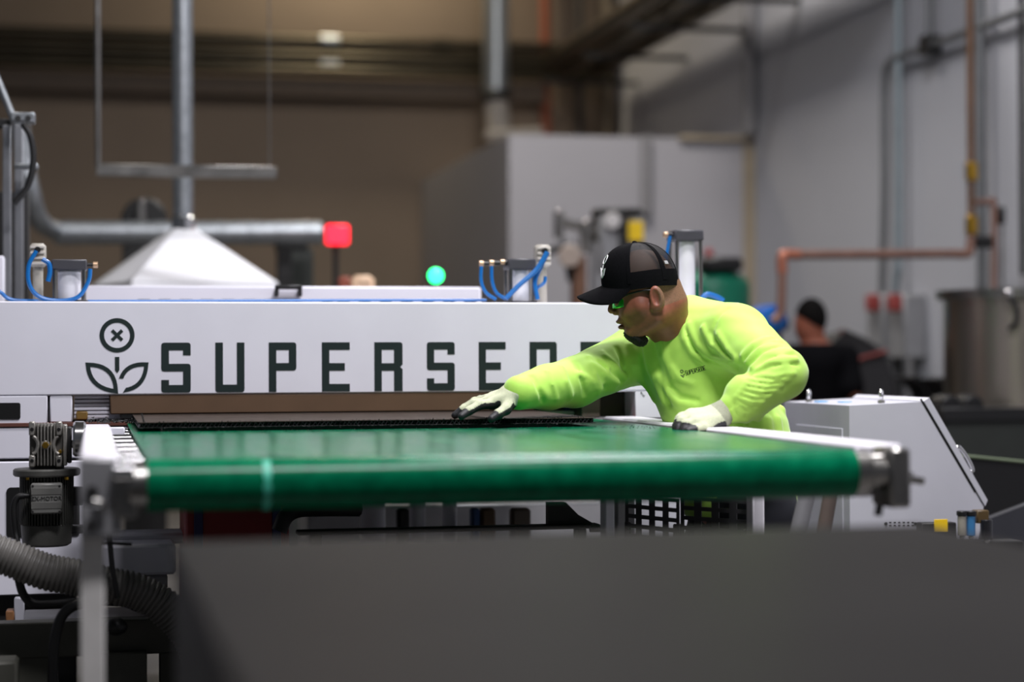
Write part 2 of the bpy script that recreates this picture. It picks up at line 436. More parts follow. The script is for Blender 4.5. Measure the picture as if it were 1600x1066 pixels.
t = thing('pale_container', 'small pale tan container behind the long white cover', 'container', PY(568, 470, 8.6) * V(1, 1, 0))
a, b_ = PY(551, 430, 8.6), PY(586, 470, 8.6); bx('tub', (a[0], a[1], .6), (b_[0], a[1] + .1, a[2]), M('tan_plastic', (232, 196, 164), .5), t, c=.02); bx('stand', (a[0], a[1], 0), (b_[0], a[1] + .1, .6), DARKST, t)
t = thing('red_container', 'small dull red container left of the pale tan one', 'container', PY(540, 470, 8.7) * V(1, 1, 0))
a, b_ = PY(531, 432, 8.7), PY(549, 470, 8.7); bx('tub', (a[0], a[1], .6), (b_[0], a[1] + .1, a[2]), M('dull_red', (150, 80, 62), .5), t, c=.01); bx('stand', (a[0], a[1], 0), (b_[0], a[1] + .1, .6), DARKST, t)
# lamps that glow
t = thing('red_signal_lamp', 'glowing red square signal lamp at the end of the level duct', 'signal lamp', PY(527, 440, 9.6) * V(1, 1, 0))
c = PY(527, 367, 9.6); bx('lens', c - V(.058, .02, .05), c + V(.058, .02, .05), M('red_glow', (255, 30, 50), .4, emit=3.2), t, c=.022)
bx('housing', c + V(-.05, .02, -.05), c + V(.05, .1, .06), BLACK, t); cy('pole', (c[0], c[1] + .07, 0), (c[0], c[1] + .07, c[2]), .015, DARKST, t)
t = thing('green_signal_lamp', 'glowing round green signal lamp above the long white cover', 'signal lamp', PY(681, 470, 7.6) * V(1, 1, 0))
c = PY(681, 431, 7.6); MB().ball(c, .032).build('lens', M('green_glow', (40, 255, 130), .4, emit=6), t)
cy('housing', c + V(0, .02, 0), c + V(0, .08, 0), .03, BLACK, t); cy('pole', (c[0], c[1] + .06, 0), (c[0], c[1] + .06, c[2]), .012, DARKST, t)
# grey pump set with yellow plate in front of the enclosure
t = thing('pump_set', 'blurred grey pump set with a yellow plate before the white enclosure', 'pump', PY(940, 480, 11.2) * V(1, 1, 0))
a, b_ = PY(938, 335, 11.2), PY(1008, 425, 11.2)
bx('housing', (a[0], a[1], b_[2]), (b_[0], a[1] + .25, a[2]), LGREY, t, c=.02)
cy('lid', ((a[0] + b_[0]) / 2, a[1] + .12, a[2] - .01), ((a[0] + b_[0]) / 2, a[1] + .12, a[2] + .04), .16, DARKST, t)
cy('gauge', PY(957, 345, 11.15), PY(957, 345, 11.25), .05, M('gauge_white', (210, 206, 204), .4), t)
a, b_ = PY(979, 346, 11.18), PY(1004, 377, 11.18); bx('plate', (a[0], 11.16, b_[2]), (b_[0], 11.19, a[2]), YEL, t)
a, b_ = PY(968, 342, 11.17), PY(980, 400, 11.17); bx('switch_box', (a[0], 11.14, b_[2]), (b_[0], 11.19, a[2]), BLACK, t)
for px, y0, y1, r, mt in ((873, 330, 372, .03, STEEL), (889, 372, 400, .05, LGREY), (915, 345, 395, .035, STEEL), (905, 400, 480, .045, M('brown_post', (120, 86, 66), .6)), (935, 380, 470, .05, LGREY)):
    cy('pipe', PY(px, y1, 11.3), PY(px, y0, 11.3), r, mt, t)
tb('pipe', [PY(868, 345, 11.3), PY(895, 352, 11.3), PY(925, 360, 11.3), PY(940, 372, 11.3)], .03, STEEL, t)
cy('valve', PY(890, 400, 11.2), PY(890, 400, 11.35), .07, M('valve_tan', (176, 160, 148), .5), t)
tb('pipe', [PY(845, 400, 11.3), PY(872, 388, 11.3), PY(885, 400, 11.3), PY(893, 440, 11.3)], .025, DARKST, t)
for px in (905, 985):
    p = PY(px, 470, 11.35); bx('leg', (p[0] - .04, p[1], 0), (p[0] + .04, p[1] + .06, PY(px, 420, 11.35)[2]), DARKST, t)
# green tank
t = thing('green_tank', 'green domed pressure tank behind the white press', 'tank', PY(1118, 470, 11.6) * V(1, 1, 0))
c = PY(1112, 450, 11.8); z0 = c[2]
MB().lathe((c[0], c[1], 0), (0, 0, 1), [(.1, .2), (.12, .245)] + [(z0 + .13 * sin(k * pi / 16), .245 * cos(k * pi / 16) + .001) for k in range(9)]).build('shell', M('tank_green', (0, 112, 84), .45), t)
a, b_ = PY(1098, 402, 11.6), PY(1158, 415, 11.6); bx('compressor', (a[0], a[1] - .05, b_[2] - .04), (b_[0], a[1] + .15, a[2]), BLACK, t, c=.02)
a = PY(1108, 396, 11.6); MB().ball(a, .03).build('pressure_cap', RED, t)
cy('foot', (c[0] - .15, c[1], 0), (c[0] - .15, c[1], .14), .03, DARKST, t); cy('foot', (c[0] + .15, c[1], 0), (c[0] + .15, c[1], .14), .03, DARKST, t)
t = thing('blue_pump', 'blue round pump motor at the foot of the copper pipe', 'pump', PY(1208, 540, 10.3) * V(1, 1, 0))
c = PY(1208, 500, 10.3); cy('motor', c, c + V(0, .22, 0), .085, M('pump_blue', (10, 96, 190), .4), t, n=28); cy('cover', c - V(0, .03, 0), c, .06, BLUE, t)
cy('coupling', c + V(.05, .1, -.02), c + V(.12, .1, -.02), .04, DARKST, t); bx('stand', c + V(-.06, .02, -c[2]), c + V(.06, .18, -.07), DARKST, t)

# right-wall conduits
G1 = M('conduit_grey', (120, 122, 124), .45, .5)
xw = XW - .07
e = PX(1382, 98, xw)
t = thing('bent_conduit', 'grey conduit rising on the right wall then bending forward along it', 'conduit', PX(1382, 470, xw))
tb('pipe', [PX(1378, 470, xw), PX(1382, 300, xw), PX(1382, 140, xw), e + V(0, -.06, -.03), e + V(0, -.25, 0), PX(1455, 71, xw), PX(1620, 9, xw)], .026, G1, t)
c = PX(1453, 71, xw); bx('clamp', c - V(.05, .06, .06), c + V(.05, .06, .06), DARKST, t); tb('hanger_rod', [c, (c[0], c[1], 6.9)], .02, G1, t, sm=False)
tag(tb('slim_conduit', [PX(1396, 470, xw), PX(1402, 425, xw), PX(1404, 400, xw), PX(1404, 100, xw), (PX(1404, 100, xw)[0], PX(1404, 100, xw)[1], 6.9)], .026, M('conduit_blue', (146, 158, 164), .45, .3), k=4), 'pale blue grey straight conduit down the right wall', 'conduit')
p = PX(1534, 430, xw); tag(cy('thick_conduit', p + V(0, 0, -.3), (p[0], p[1], 6.9), .03, G1), 'grey straight conduit on the right wall behind the copper riser', 'conduit')
p = PX(1598, 430, xw); tag(cy('edge_conduit', p, (p[0], p[1], 6.9), .018, DARKST), 'dark thin conduit on the right wall at the photo edge', 'conduit')
# disconnect switches
for i, px in enumerate((1366, 1400)):
    a, b_ = PX(px - 12, 462, XW - .16), PX(px + 13, 560, XW - .16)
    t = thing('disconnect_switch', 'grey switch box with red handle on the right wall, %s one' % ('further' if i == 0 else 'nearer'), 'switch box', (a[0], a[1], b_[2]), 'switch boxes on the right wall')
    bx('box', (XW - .16, b_[1], b_[2]), (XW - .002, a[1], a[2]), LGREY, t, c=.01)
    c = PX(px - 4, 472, XW - .2); bx('handle', c - V(.03, .045, .06), c + V(.045, .045, .05), M('handle_red', (150, 62, 58), .5), t, c=.01)
    tb('cable', [PX(px + 2, 560, XW - .1), PX(px + 4, 600, XW - .1), PX(px + 4, 640, XW - .1)], .03, BLACK, t)
# copper pipework
CP = thing('copper_pipework', 'copper pipe run with brass valves above the steel kettle', 'pipework', PY(1518, 397, 9.9))
Yc = 9.9; q = PY(1518, 397, Yc)
tb('riser', [(q[0], Yc, 6.9), q + V(0, 0, .1)], .022, M('copper_dull', (104, 78, 60), .5, .4, var=.3, scale=4), CP, sm=False)
tb('elbow', [q + V(0, 0, .1), q + V(-.01, 0, .02), q + V(-.03, 0, 0), q + V(-.12, 0, 0)], .027, COPPER, CP)
l = PY(1222, 398, Yc); tb('level_run', [q + V(-.12, 0, 0), l + V(.1, 0, 0)], .026, COPPER, CP, sm=False)
tb('elbow', [l + V(.1, 0, 0), l + V(.02, 0, 0), l + V(0, 0, -.02), l + V(0, 0, -.1)], .030, M('copper_bright', (176, 112, 90), .45, .5), CP)
tb('drop', [l + V(0, 0, -.1), PY(1221, 470, Yc), PY(1218, 492, Yc), PY(1208, 503, Yc)], .026, COPPER, CP)
for py, mt in ((268, BRASS), (352, BRASS)):
    c = PY(1518, py, Yc); cy('valve', c - V(0, 0, .05), c + V(0, 0, .05), .035, mt, CP)
c = PY(1535, 378, Yc); cy('handwheel', c - V(.05, 0, 0), c + V(.05, 0, 0), .035, BLACK, CP)
a = PY(1522, 316, Yc); b_ = PY(1553, 316, Yc); tb('branch', [a, b_ + V(-.03, 0, 0), b_ + V(0, 0, -.03), PY(1553, 455, Yc)], .018, COPPER, CP, k=5)
c = PY(1563, 337, Yc); bx('lever', c - V(.02, .03, .05), c + V(.02, .03, .05), BLACK, CP, c=.01)
tb('thin_pipe', [PY(1566, 345, Yc), PY(1566, 455, Yc)], .008, STEEL, CP, sm=False)
# kettle
KT = thing('steel_kettle', 'large stainless steel kettle with flanged rim and conical bottom', 'kettle', PY(1597, 640, 8.9) * V(1, 1, 0))
k0 = PY(1597, 461, 8.9); zr = k0[2]; zb_ = PY(1597, 634, 8.9)[2]; rr = np.linalg.norm(PY(1485, 550, 8.9) - PY(1597, 550, 8.9))
SSB = M('brushed_stainless', (190, 180, 168), .3, 1, var=.05, scale=3, stretch=(8, 8, .4), rvar=.05)
MB().lathe((k0[0], k0[1], 0), (0, 0, 1), [(zb_ - .19, .08), (zb_ - .15, rr * .55), (zb_ - .11, rr * .80), (zb_, rr), (zb_ + .01, rr), (zr, rr), (zr + .01, rr - .01)], n=48).build('bowl', SSB, KT)
MB().lathe((k0[0], k0[1], 0), (0, 0, 1), [(zr - .022, rr), (zr - .022, rr + .036), (zr + .022, rr + .036), (zr + .022, rr - .02)], n=48).build('rim', STEEL, KT)
h0 = PY(1573, 465, 8.55); tb('latch', [h0 + V(0, 0, .03), h0 + V(.0, -.03, 0), h0 + V(.03, -.04, -.05), h0 + V(.03, -.03, -.12), h0 + V(.01, 0, -.15)], .012, DARKST, KT)
MB().ball(h0 + V(0, -.02, .02), .022).build('clamp', CHROME, KT)
for dx, dy in ((-.2, -.2), (.2, -.2), (-.2, .2), (.2, .2)):
    cy('leg', (k0[0] + dx, k0[1] + dy, 0), (k0[0] + dx, k0[1] + dy, zb_ - .08), .025, DARKST, KT)
# dark machine under kettle, chute
t = thing('dark_mixer_base', 'black machine base below the steel kettle', 'machine', PY(1560, 700, 8.2) * V(1, 1, 0))
a, b_ = PY(1478, 648, 8.2), PY(1640, 720, 8.2)
bx('body', (a[0], a[1], 0), (b_[0], a[1] + .25, a[2] - .03), M('green_black', (44, 48, 44), .5), t); bx('deck', (a[0] - .03, a[1] - .03, a[2] - .03), (b_[0], a[1] + .3, a[2] + .03), BLACK, t)
for px in (1495, 1530): p = PY(px, 645, 8.2); cy('roller', p + V(0, .05, .03), p + V(0, .2, .03), .05, RUBBER, t)
# black cover, chairs, seated person
t = thing('draped_cover', 'black faceted fabric cover with dull red seams beside the man in black', 'cover', PY(1350, 640, 10.5) * V(1, 1, 0))
pts = [(1283, 545), (1318, 513), (1352, 528), (1385, 548), (1402, 590), (1412, 640), (1412, 760), (1283, 760)]
fr = [PY(x, y, 10.4) for x, y in pts]; bk = [PY(x, y, 10.1) + V(0, .5, -.06) for x, y in pts]
rd = [PY(x * .9 + 1345 * .1, y * .96 + 24, 10.15) for x, y in pts]
n = len(pts); b = MB(); b.add(fr + bk + rd, [(2 * n + i, 2 * n + (i + 1) % n, (i + 1) % n, i) for i in range(n)] + [(i, (i + 1) % n, n + (i + 1) % n, n + i) for i in range(n)] + [tuple(range(2 * n, 3 * n))[::-1], tuple(range(n, 2 * n))])
b.build('fabric', M('tarp_black', (38, 37, 39), .6, var=.2), t, smooth=0)
SEAM = M('seam_red', (120, 48, 42), .6)
for pp in ([(1316, 516), (1314, 540)], [(1385, 549), (1345, 560), (1330, 575)]):
    tb('seam', [PY(x, y, 10.28 if pp[0][0] < 1350 else 10.14) for x, y in pp], .012, SEAM, t, sm=False)
for i, (px, py, tlt) in enumerate(((1418, 590, .55), (1468, 592, .45))):
    Y = (10.2, 9.45)[i]; p = PY(px, py, Y)
    t = thing('dark_chair', ('black slatted chair with a slanting back between the cover and the kettle', 'black chair with an upright broad back under the kettle edge')[i], 'chair', (p[0] + .25, Y, 0), 'black chairs by the kettle')
    w_ = .035 if i == 0 else .10
    up = [p + V(.0, 0, 0), p + V(.07, 0, -.04), p + V(.11, 0, -.11), p + V(.13, 0, -.24)]
    b = MB()
    vs = []
    for k, c in enumerate(up):
        ww = w_ * (1 if k else .7)
        vs += [c + V(-ww, -.12, 0), c + V(ww * .6, -.12, .01), c + V(ww * .6, .12, .01), c + V(-ww, .12, 0)]
    fs = [(i_ * 4 + k, i_ * 4 + (k + 1) % 4, (i_ + 1) * 4 + (k + 1) % 4, (i_ + 1) * 4 + k) for i_ in range(3) for k in range(4)] + [(3, 2, 1, 0), (12, 13, 14, 15)]
    b.add(vs, [f[::-1] for f in fs]).build('backrest', BLACK, t)
    z = up[-1][2]; bx('seat', (p[0] + .1, Y - .2, z - .08), (p[0] + .48, Y + .2, z - .02), BLACK, t, c=.02)
    cy('post', (p[0] + .28, Y, .08), (p[0] + .28, Y, z - .08), .03, DARKST, t)
    for a_ in range(5): tb('foot', [(p[0] + .28, Y, .1), (p[0] + .28 + .22 * cos(a_ * 1.257), Y + .22 * sin(a_ * 1.257), .03)], .02, DARKST, t, sm=False)

def bg_person():
    d = 10.4
    Hd = P(1267, 500, d); S = P(1280, 560, d)
    root = thing('person', 'person in a black t-shirt seen from behind, head bent, beyond the grey cabinet', 'person', (S[0], S[1], 0))
    L_, Rr = P(1247, 556, d - .02), P(1318, 560, d + .05)
    pel = V(S[0] + .03, S[1] + .1, .72)
    eL, eR = P(1238, 610, d - .1), P(1334, 612, d - .05)
    hL, hR = eL + V(-.05, .25, -.03), eR + V(-.10, .24, -.02)
    nk = P(1272, 540, d); ax = np.stack([CR, CU, -FW])
    kn = [pel + V(-.12, .36, -.16), pel + V(.12, .36, -.16)]; ft = [V(k[0], k[1] - .05, .05) for k in kn]
    def body(p):
        r = smin(ell(p, Hd, ax, (.078, .105, .088)), ell(p, Hd + V(-.025, .02, -.045), ax, (.055, .08, .07)), .03)
        r = smin(r, cone(p, Hd + V(.01, -.02, -.07), nk + V(0, 0, -.03), .055, .065), .03)
        r = np.minimum(r, ell(p, P(1247, 505, d), ax, (.012, .03, .02)))
        r = smin(r, smin(cone(p, L_, Rr, .05, .05), cone(p, S, pel, .10, .12), .06), .03)
        for s, e_, h_ in ((L_, eL, hL), (Rr, eR, hR)):
            r = smin(r, chain(p, [s, e_, h_, h_ + V(0, .09, 0)], [.045, .038, .03, .03]), .02)
        for k, f_ in zip(kn, ft): r = smin(r, chain(p, [pel, k, f_, f_ + V(-.02, .12, -.01)], [.09, .065, .045, .035]), .03)
        return r
    vs, fs = sdf_mesh(body, V(S[0] - .5, S[1] - .45, 0) - .02, V(S[0] + .5, S[1] + .75, 1.5), .013)
    link_mesh('body', vs, fs, SKIN, root, smooth=180)
    def hair(p):
        r = ell(p, Hd + CU * .012 + FW * -.012, ax, (.086, .108, .092))
        cut = (p - Hd) @ unit(CU * .9 + CR * .6) + .022
        return smax(r, -cut, .02)
    vs, fs = sdf_mesh(hair, Hd - .16, Hd + .16, .008); link_mesh('hair', vs, fs, M('black_hair', (13, 11, 10), .8, bump=.5, bscale=300, spec=.1), root, smooth=180)
    def shirt(p):
        r = smin(cone(p, L_, Rr, .075, .075), cone(p, S + V(0, 0, -.03), pel, .13, .155), .08)
        r = smin(r, cone(p, nk + V(.01, 0, -.02), S, .07, .1), .05)
        for s, e_ in ((L_, eL), (Rr, eR)): r = smin(r, cone(p, s, s + (e_ - s) * .85, .075, .065), .04)
        return smax(r, (p - (nk + V(0, 0, .0)))[:, 2] - .01, .01)
    vs, fs = sdf_mesh(shirt, V(S[0] - .4, S[1] - .4, .5), V(S[0] + .4, S[1] + .4, 1.4), .011); link_mesh('shirt', vs, fs, CLOTHB, root, smooth=180)
    st = thing('work_stool', 'dark stool under the man in the black t-shirt', 'stool', (pel[0], pel[1], 0))
    cy('seat', V(pel[0], pel[1], .56), V(pel[0], pel[1], .605), .17, BLACK, st)
    for k in range(4):
        a_ = pi / 4 + k * pi / 2; tb('leg', [V(pel[0] + .1 * cos(a_), pel[1] + .1 * sin(a_), .57), V(pel[0] + .2 * cos(a_), pel[1] + .2 * sin(a_), 0)], .014, DARKST, st, sm=False)
bg_person()
# ================================================================== PRESS MACHINE
YB = 5.6
PR = thing('white_press', 'long white press with the word SUPERSEDE and a flower emblem on its beam', 'machine', (.2, YB, 0))
zt_, zb_ = PY(500, 472, YB)[2], PY(500, 615, YB)[2]
xr = PY(1157, 480, YB)[0]; xl = -1.2
bx('beam', (xl, YB, zb_), (xr, YB + .45, zt_), WHITE, PR, c=.004)
# lower face of the columns
xs = PY(74, 640, YB)[0]; zs = PY(40, 662, YB)[2]
bx('left_column', (xl, YB + .001, zs), (xs, YB + .4, zb_ - .0005), WHITE, PR, c=.002)
a, b_ = PY(-30, 630, YB), PY(32, 655, YB)
def rrect(x0, y0, x1, y1, r, n=5):
    out = []
    for cx, cy_, a0 in ((x1 - r, y1 - r, 0), (x0 + r, y1 - r, 90), (x0 + r, y0 + r, 180), (x1 - r, y0 + r, 270)):
        for k in range(n): t_ = radians(a0 + 90 * k / (n - 1)); out.append((cx + r * cos(t_), cy_ + r * sin(t_)))
    return out
FX, FZ, FN = V(1, 0, 0), V(0, 0, 1), V(0, -1, 0)
MB().prism([rrect(a[0], b_[2], b_[0], a[2], .006)], (0, YB, 0), FX, FZ, FN, .002).build('slot_window', BLACK, PR)
bx('dark_slit', (xs, YB + .02, zs), (xs + .010, YB + .4, zb_), DARKST, PR, c=.001)
a, b_ = PY(78, 618, YB + .004), PY(113, 660, YB + .004); bx('inner_post', (a[0], YB + .004, b_[2]), (b_[0], YB + .3, zb_), WHITE, PR)
# lower left panels
zq = PY(40, 719, YB)[2]; zr_ = PY(40, 930, YB)[2]
x2 = PY(262, 800, YB)[0] + .2
a_ = PY(118, 690, YB)[0]
bx('rust_strip', (xl, YB - .004, PY(40, 667, YB)[2]), (PY(205, 664, YB)[0], YB + .3, PY(40, 661, YB)[2]), M('rust_strip', (96, 56, 46), .6), PR, c=.001)
bx('upper_panel', (xl, YB, zq + .004), (a_ + .2, YB + .3, PY(40, 668, YB)[2]), WHITE, PR)
bx('lower_panel', (xl, YB, zr_), (a_ + .04, YB + .3, zq - .004), WHITE, PR)
bx('seam_gasket', (xl, YB + .01, zq - .004), (a_ + .2, YB + .28, zq + .004), BLACK, PR, c=.0005)
p0, p1 = PY(10, 762, YB), PY(125, 838, YB)
MB().prism([rrect(p0[0], p1[2], p1[0], p0[2], .012)], (0, YB, 0), FX, FZ, FN, .003).build('access_window', BLACK, PR)
bx('plinth', (xl, YB + .05, 0), (a_, YB + .35, zr_), DARKST, PR)
# platens in the mouth
q0, q1 = PY(172, 617, YB + .003), PY(835, 641, YB + .003)
bx('upper_platen', (q0[0], YB + .003, q1[2]), (q1[0], YB + 1.1, zb_ - .0005), BROWN, PR)
bx('platen_gap_shade', (q0[0] + .03, YB + .006, q1[2] - .013), (q1[0] - .1, YB + 1.1, q1[2]), BLACK, PR, c=.001)  # black strip added as the shade in the gap below the platen
q2 = PY(905, 617, YB + .2); bx('brown_housing', (q1[0] + .005, YB + .25, .9), (q2[0], YB + 1.0, zb_ + .03), M('grey_brown', (104, 92, 84), .5), PR)
q = [PY(x, 630, YB + .25) for x in (878, 905)]; bx('blue_block', (q[0][0], YB + .22, PY(890, 646, YB + .25)[2]), (q[1][0], YB + .245, PY(890, 632, YB + .25)[2]), M('blue_block', (40, 80, 150), .5), PR)
bx('white_base', (PY(820, 650, YB + .2)[0], YB + .15, .9), (PY(912, 650, YB + .2)[0], YB + .215, PY(860, 642, YB + .2)[2]), WHITE, PR)
# bed inside and left mechanism
bx('bed', (q0[0], YB + .05, .80), (xr - .4, YB + 1.2, .895), DARKST, PR)
ri = MB()
for k in range(9):
    z = .935 + k * .011
    ri.box((PY(116, 640, YB + .03)[0], YB + .03, z), (PY(171, 640, YB + .03)[0], YB + .4, z + .008), .001)
stuff(ri.build('ribbed_guide', WHITE, PR))
a, b_ = PY(119, 643, YB + .02), PY(137, 656, YB + .02); bx('brass_plate', (a[0], YB + .015, b_[2]), (b_[0], YB + .03, a[2]), M('brass_plate', (120, 92, 40), .5), PR)
# right column with a window
cw0, cw1 = PY(946, 611, YB)[0], PY(993, 653, YB)[0]; zw = PY(993, 653, YB)[2]; zu = PY(970, 612, YB)[2]
c0 = PY(907, 620, YB)[0]
MB().box((cw0, YB, zu), (xr, YB + .4, zb_ - .0005), .001).build('right_bracket', WHITE, PR)
bx('right_column', (cw1, YB, zw), (xr, YB + .4, zu), WHITE, PR, c=.001)
bx('right_skirt', (max(c0, 1.61), YB + .03, 0), (xr, YB + .4, zw - .012), GREYP, PR)
bx('red_strip', (PY(958, 656, YB)[0], YB - .002, zw - .010), (cw1, YB + .02, zw - .003), RED, PR, c=.001)
bx('recess_back', (cw0, YB + .12, zw), (cw1, YB + .2, zu), M('recess_brown', (40, 36, 33), .6), PR)
bx('left_jamb', (cw0 - .06, YB + .06, zw), (cw0, YB + .2, zb_ - .001), M('grey_brown', (104, 92, 84), .5), PR)
a, b_ = PY(979, 616, YB + .1), PY(992, 638, YB + .1); bx('display', (a[0], YB + .1, b_[2]), (b_[0] + .004, YB + .119, a[2]), M('display_blue', (90, 130, 180), .3), PR)
a, b_ = PY(962, 594, YB), PY(980, 606, YB); bx('warning_label', (a[0], YB - .0015, b_[2]), (b_[0], YB + .001, a[2]), YEL, PR, c=.0003)
tz = PY(973, 603, YB); s_ = .006
MB().prism([[(tz[0] - s_, tz[2] - .003), (tz[0] + s_, tz[2] - .003), (tz[0], tz[2] + .007)]], (0, YB - .0015, 0), FX, FZ, FN, .0005).build('warning_triangle', BLACK, PR)
tz = PY(1003, 616, YB); MB().prism([[(-.004, .008), (-.002, .008), (.0055, -.006), (.0075, -.002), (.009, -.004), (.005, -.010), (-.002, .003), (-.0035, -.006)]], (tz[0], YB, tz[2]), FX, FZ, FN, .0008).build('small_mark', INK, PR)
# lettering
def letter_loops(ch):
    w_, h, s, c = 46., 79., 12., 5.
    def ol(p, rd=()):      # polygon with rounded corners at listed indices
        out = []; n_ = len(p)
        for i in range(n_):
            if i in rd:
                a = np.array(p[i - 1], float); b = np.array(p[i], float); d = np.array(p[(i + 1) % n_], float)
                u, v_ = unit(a - b), unit(d - b)
                for k in range(5):
                    t_ = k / 4; q = (1 - t_) ** 2 * (b + u * c) + 2 * t_ * (1 - t_) * b + t_ * t_ * (b + v_ * c); out.append(tuple(q))
            else: out.append(p[i])
        return out
    if ch == 'S':
        m1, m2 = 33.5, 45.5
        return [ol([(0, 0), (w_, 0), (w_, m2), (s, m2), (s, h - s), (w_ - s, h - s), (w_ - s, h - 20), (w_, h - 20), (w_, h), (0, h), (0, m1), (w_ - s, m1), (w_ - s, s), (s, s), (s, 20), (0, 20)], (0, 1, 2, 8, 9, 10))]
    if ch == 'U': return [ol([(0, 0), (w_, 0), (w_, h), (w_ - s, h), (w_ - s, s), (s, s), (s, h), (0, h)], (0, 1))]
    if ch == 'P': return [ol([(0, 0), (s, 0), (s, 34), (w_ - 2, 34), (w_ - 2, h), (0, h)], (3, 4)), [(s, 46), (s, h - s), (w_ - 2 - s, h - s), (w_ - 2 - s, 46)]]
    if ch == 'E': return [[(0, 0), (w_ - 1, 0), (w_ - 1, s), (s, s), (s, 33.5), (w_ - 9, 33.5), (w_ - 9, 45.5), (s, 45.5), (s, h - s), (w_ - 1, h - s), (w_ - 1, h), (0, h)]]
    if ch == 'R': return [ol([(0, 0), (s, 0), (s, 33), (w_ - s - 2, 33), (w_ - s - 2, 0), (w_, 0), (w_, 35), (w_ - 4, 39), (w_, 43), (w_, h), (0, h)], (9,)), [(s, 45), (s, h - s), (w_ - s - 2, h - s), (w_ - s - 2, 45)]]
    if ch == 'D': return [ol([(0, 0), (w_, 0), (w_, h), (0, h)], (1, 2)), [(s, s), (s, h - s), (w_ - s, h - s), (w_ - s, s)]]
zl0, zl1 = PY(275, 613.5, YB)[2], PY(275, 535.5, YB)[2]; sc = (zl1 - zl0) / 79
for ch, px in zip('SUPERSEDE', (252, 336.5, 420, 503, 585, 667, 748, 827.5, 907)):
    x0 = PY(px, 575, YB)[0]; wl = PY(px + 46 - (px - 252) * .006, 575, YB)[0] - x0
    MB().prism(letter_loops(ch), (x0, YB, zl0), FX * wl / 46, FZ * sc, FN, .0012).build('letter', INK, PR, smooth=0, label=None)
def stroke(pts, wd, closed=True):
    pts = [np.array(p, float) for p in pts]; n_ = len(pts); o1 = []; o2 = []
    for i in range(n_):
        a, b, c = pts[i - 1], pts[i], pts[(i + 1) % n_]
        t1, t2 = unit(b - a), unit(c - b); n1, n2 = V(-t1[1], t1[0]), V(-t2[1], t2[0]); mm = unit(n1 + n2); k = wd / 2 / max(.35, mm @ n1)
        o1.append(tuple(b - mm * k)); o2.append(tuple(b + mm * k))
    return [o1, o2]
def circ(r, n_=40): return [(r * cos(2 * pi * k / n_), r * sin(2 * pi * k / n_)) for k in range(n_)]
def bez(a, b, c, n_=9): return [tuple((1 - t_) ** 2 * np.array(a, float) + 2 * t_ * (1 - t_) * np.array(b, float) + t_ * t_ * np.array(c, float)) for t_ in np.linspace(0, 1, n_)]
EO = PY(183, 524, YB); es = sc
def em(name, loops): return MB().prism(loops, (EO[0], YB, EO[2]), FX * es, FZ * es, FN, .0012).build(name, INK, PR, smooth=0)
em('emblem_ring', [circ(27), circ(20)])
k7 = .707
cr_ = [(11, 2.6), (2.6, 2.6), (2.6, 11), (-2.6, 11), (-2.6, 2.6), (-11, 2.6), (-11, -2.6), (-2.6, -2.6), (-2.6, -11), (2.6, -11), (2.6, -2.6), (11, -2.6)]
em('emblem_cross', [[((x - y) * k7, (x + y) * k7) for x, y in cr_]])
em('emblem_stem', [[(-3.4, -34), (-3.4, -55), (0, -59.5), (3.4, -55), (3.4, -34)]])
lf = bez((-45, -46), (-43, -83), (-2, -88), 10) + bez((-2, -88), (-3, -46), (-45, -46), 10)[1:-1]
em('emblem_leaf', stroke(lf, 6.5))
rf = bez((11, -86.5), (43, -82), (45, -46), 10) + bez((45, -46), (14, -44), (6, -68), 9)[1:]
o1, o2 = stroke(rf, 6.5)
em('emblem_leaf', [o1[:len(rf)] + o2[::-1]])
# dirt marks
for i, (px, py) in enumerate(((108, 658), (24, 668), (540, 590))):
    pass

# long white cover behind the beam
YR = 6.35
CV = thing('white_cover', 'long low white machine cover with slots and a black handle', 'cover', PY(440, 480, YR) * V(1, 1, 0))
a, b_ = PY(133, 446, YR), PY(752, 446, YR)
bx('shell', (a[0], YR, .7), (b_[0], YR + .6, a[2]), WHITE, CV, c=.006)
for px in list(range(215, 420, 33)) + [502] + list(range(527, 740, 33)):
    p = PY(px, 468, YR); q = PY(px + 19, 475, YR); bx('slot', (p[0], YR - .002, q[2]), (q[0], YR + .002, p[2]), BLACK, CV, c=.0005)
h0, h1 = PY(428, 449, YR), PY(470, 449, YR); hz = PY(440, 464, YR)[2]
hb = bx('handle', (h0[0], YR - .05, h0[2] - .008), (h1[0], YR - .02, h0[2] + .006), BLACK, CV)
for x in (h0[0] + .006, h1[0] - .006): bx('handle_arm', (x - .006, YR - .045, hz), (x + .006, YR - .001, h0[2] - .006), BLACK, CV)

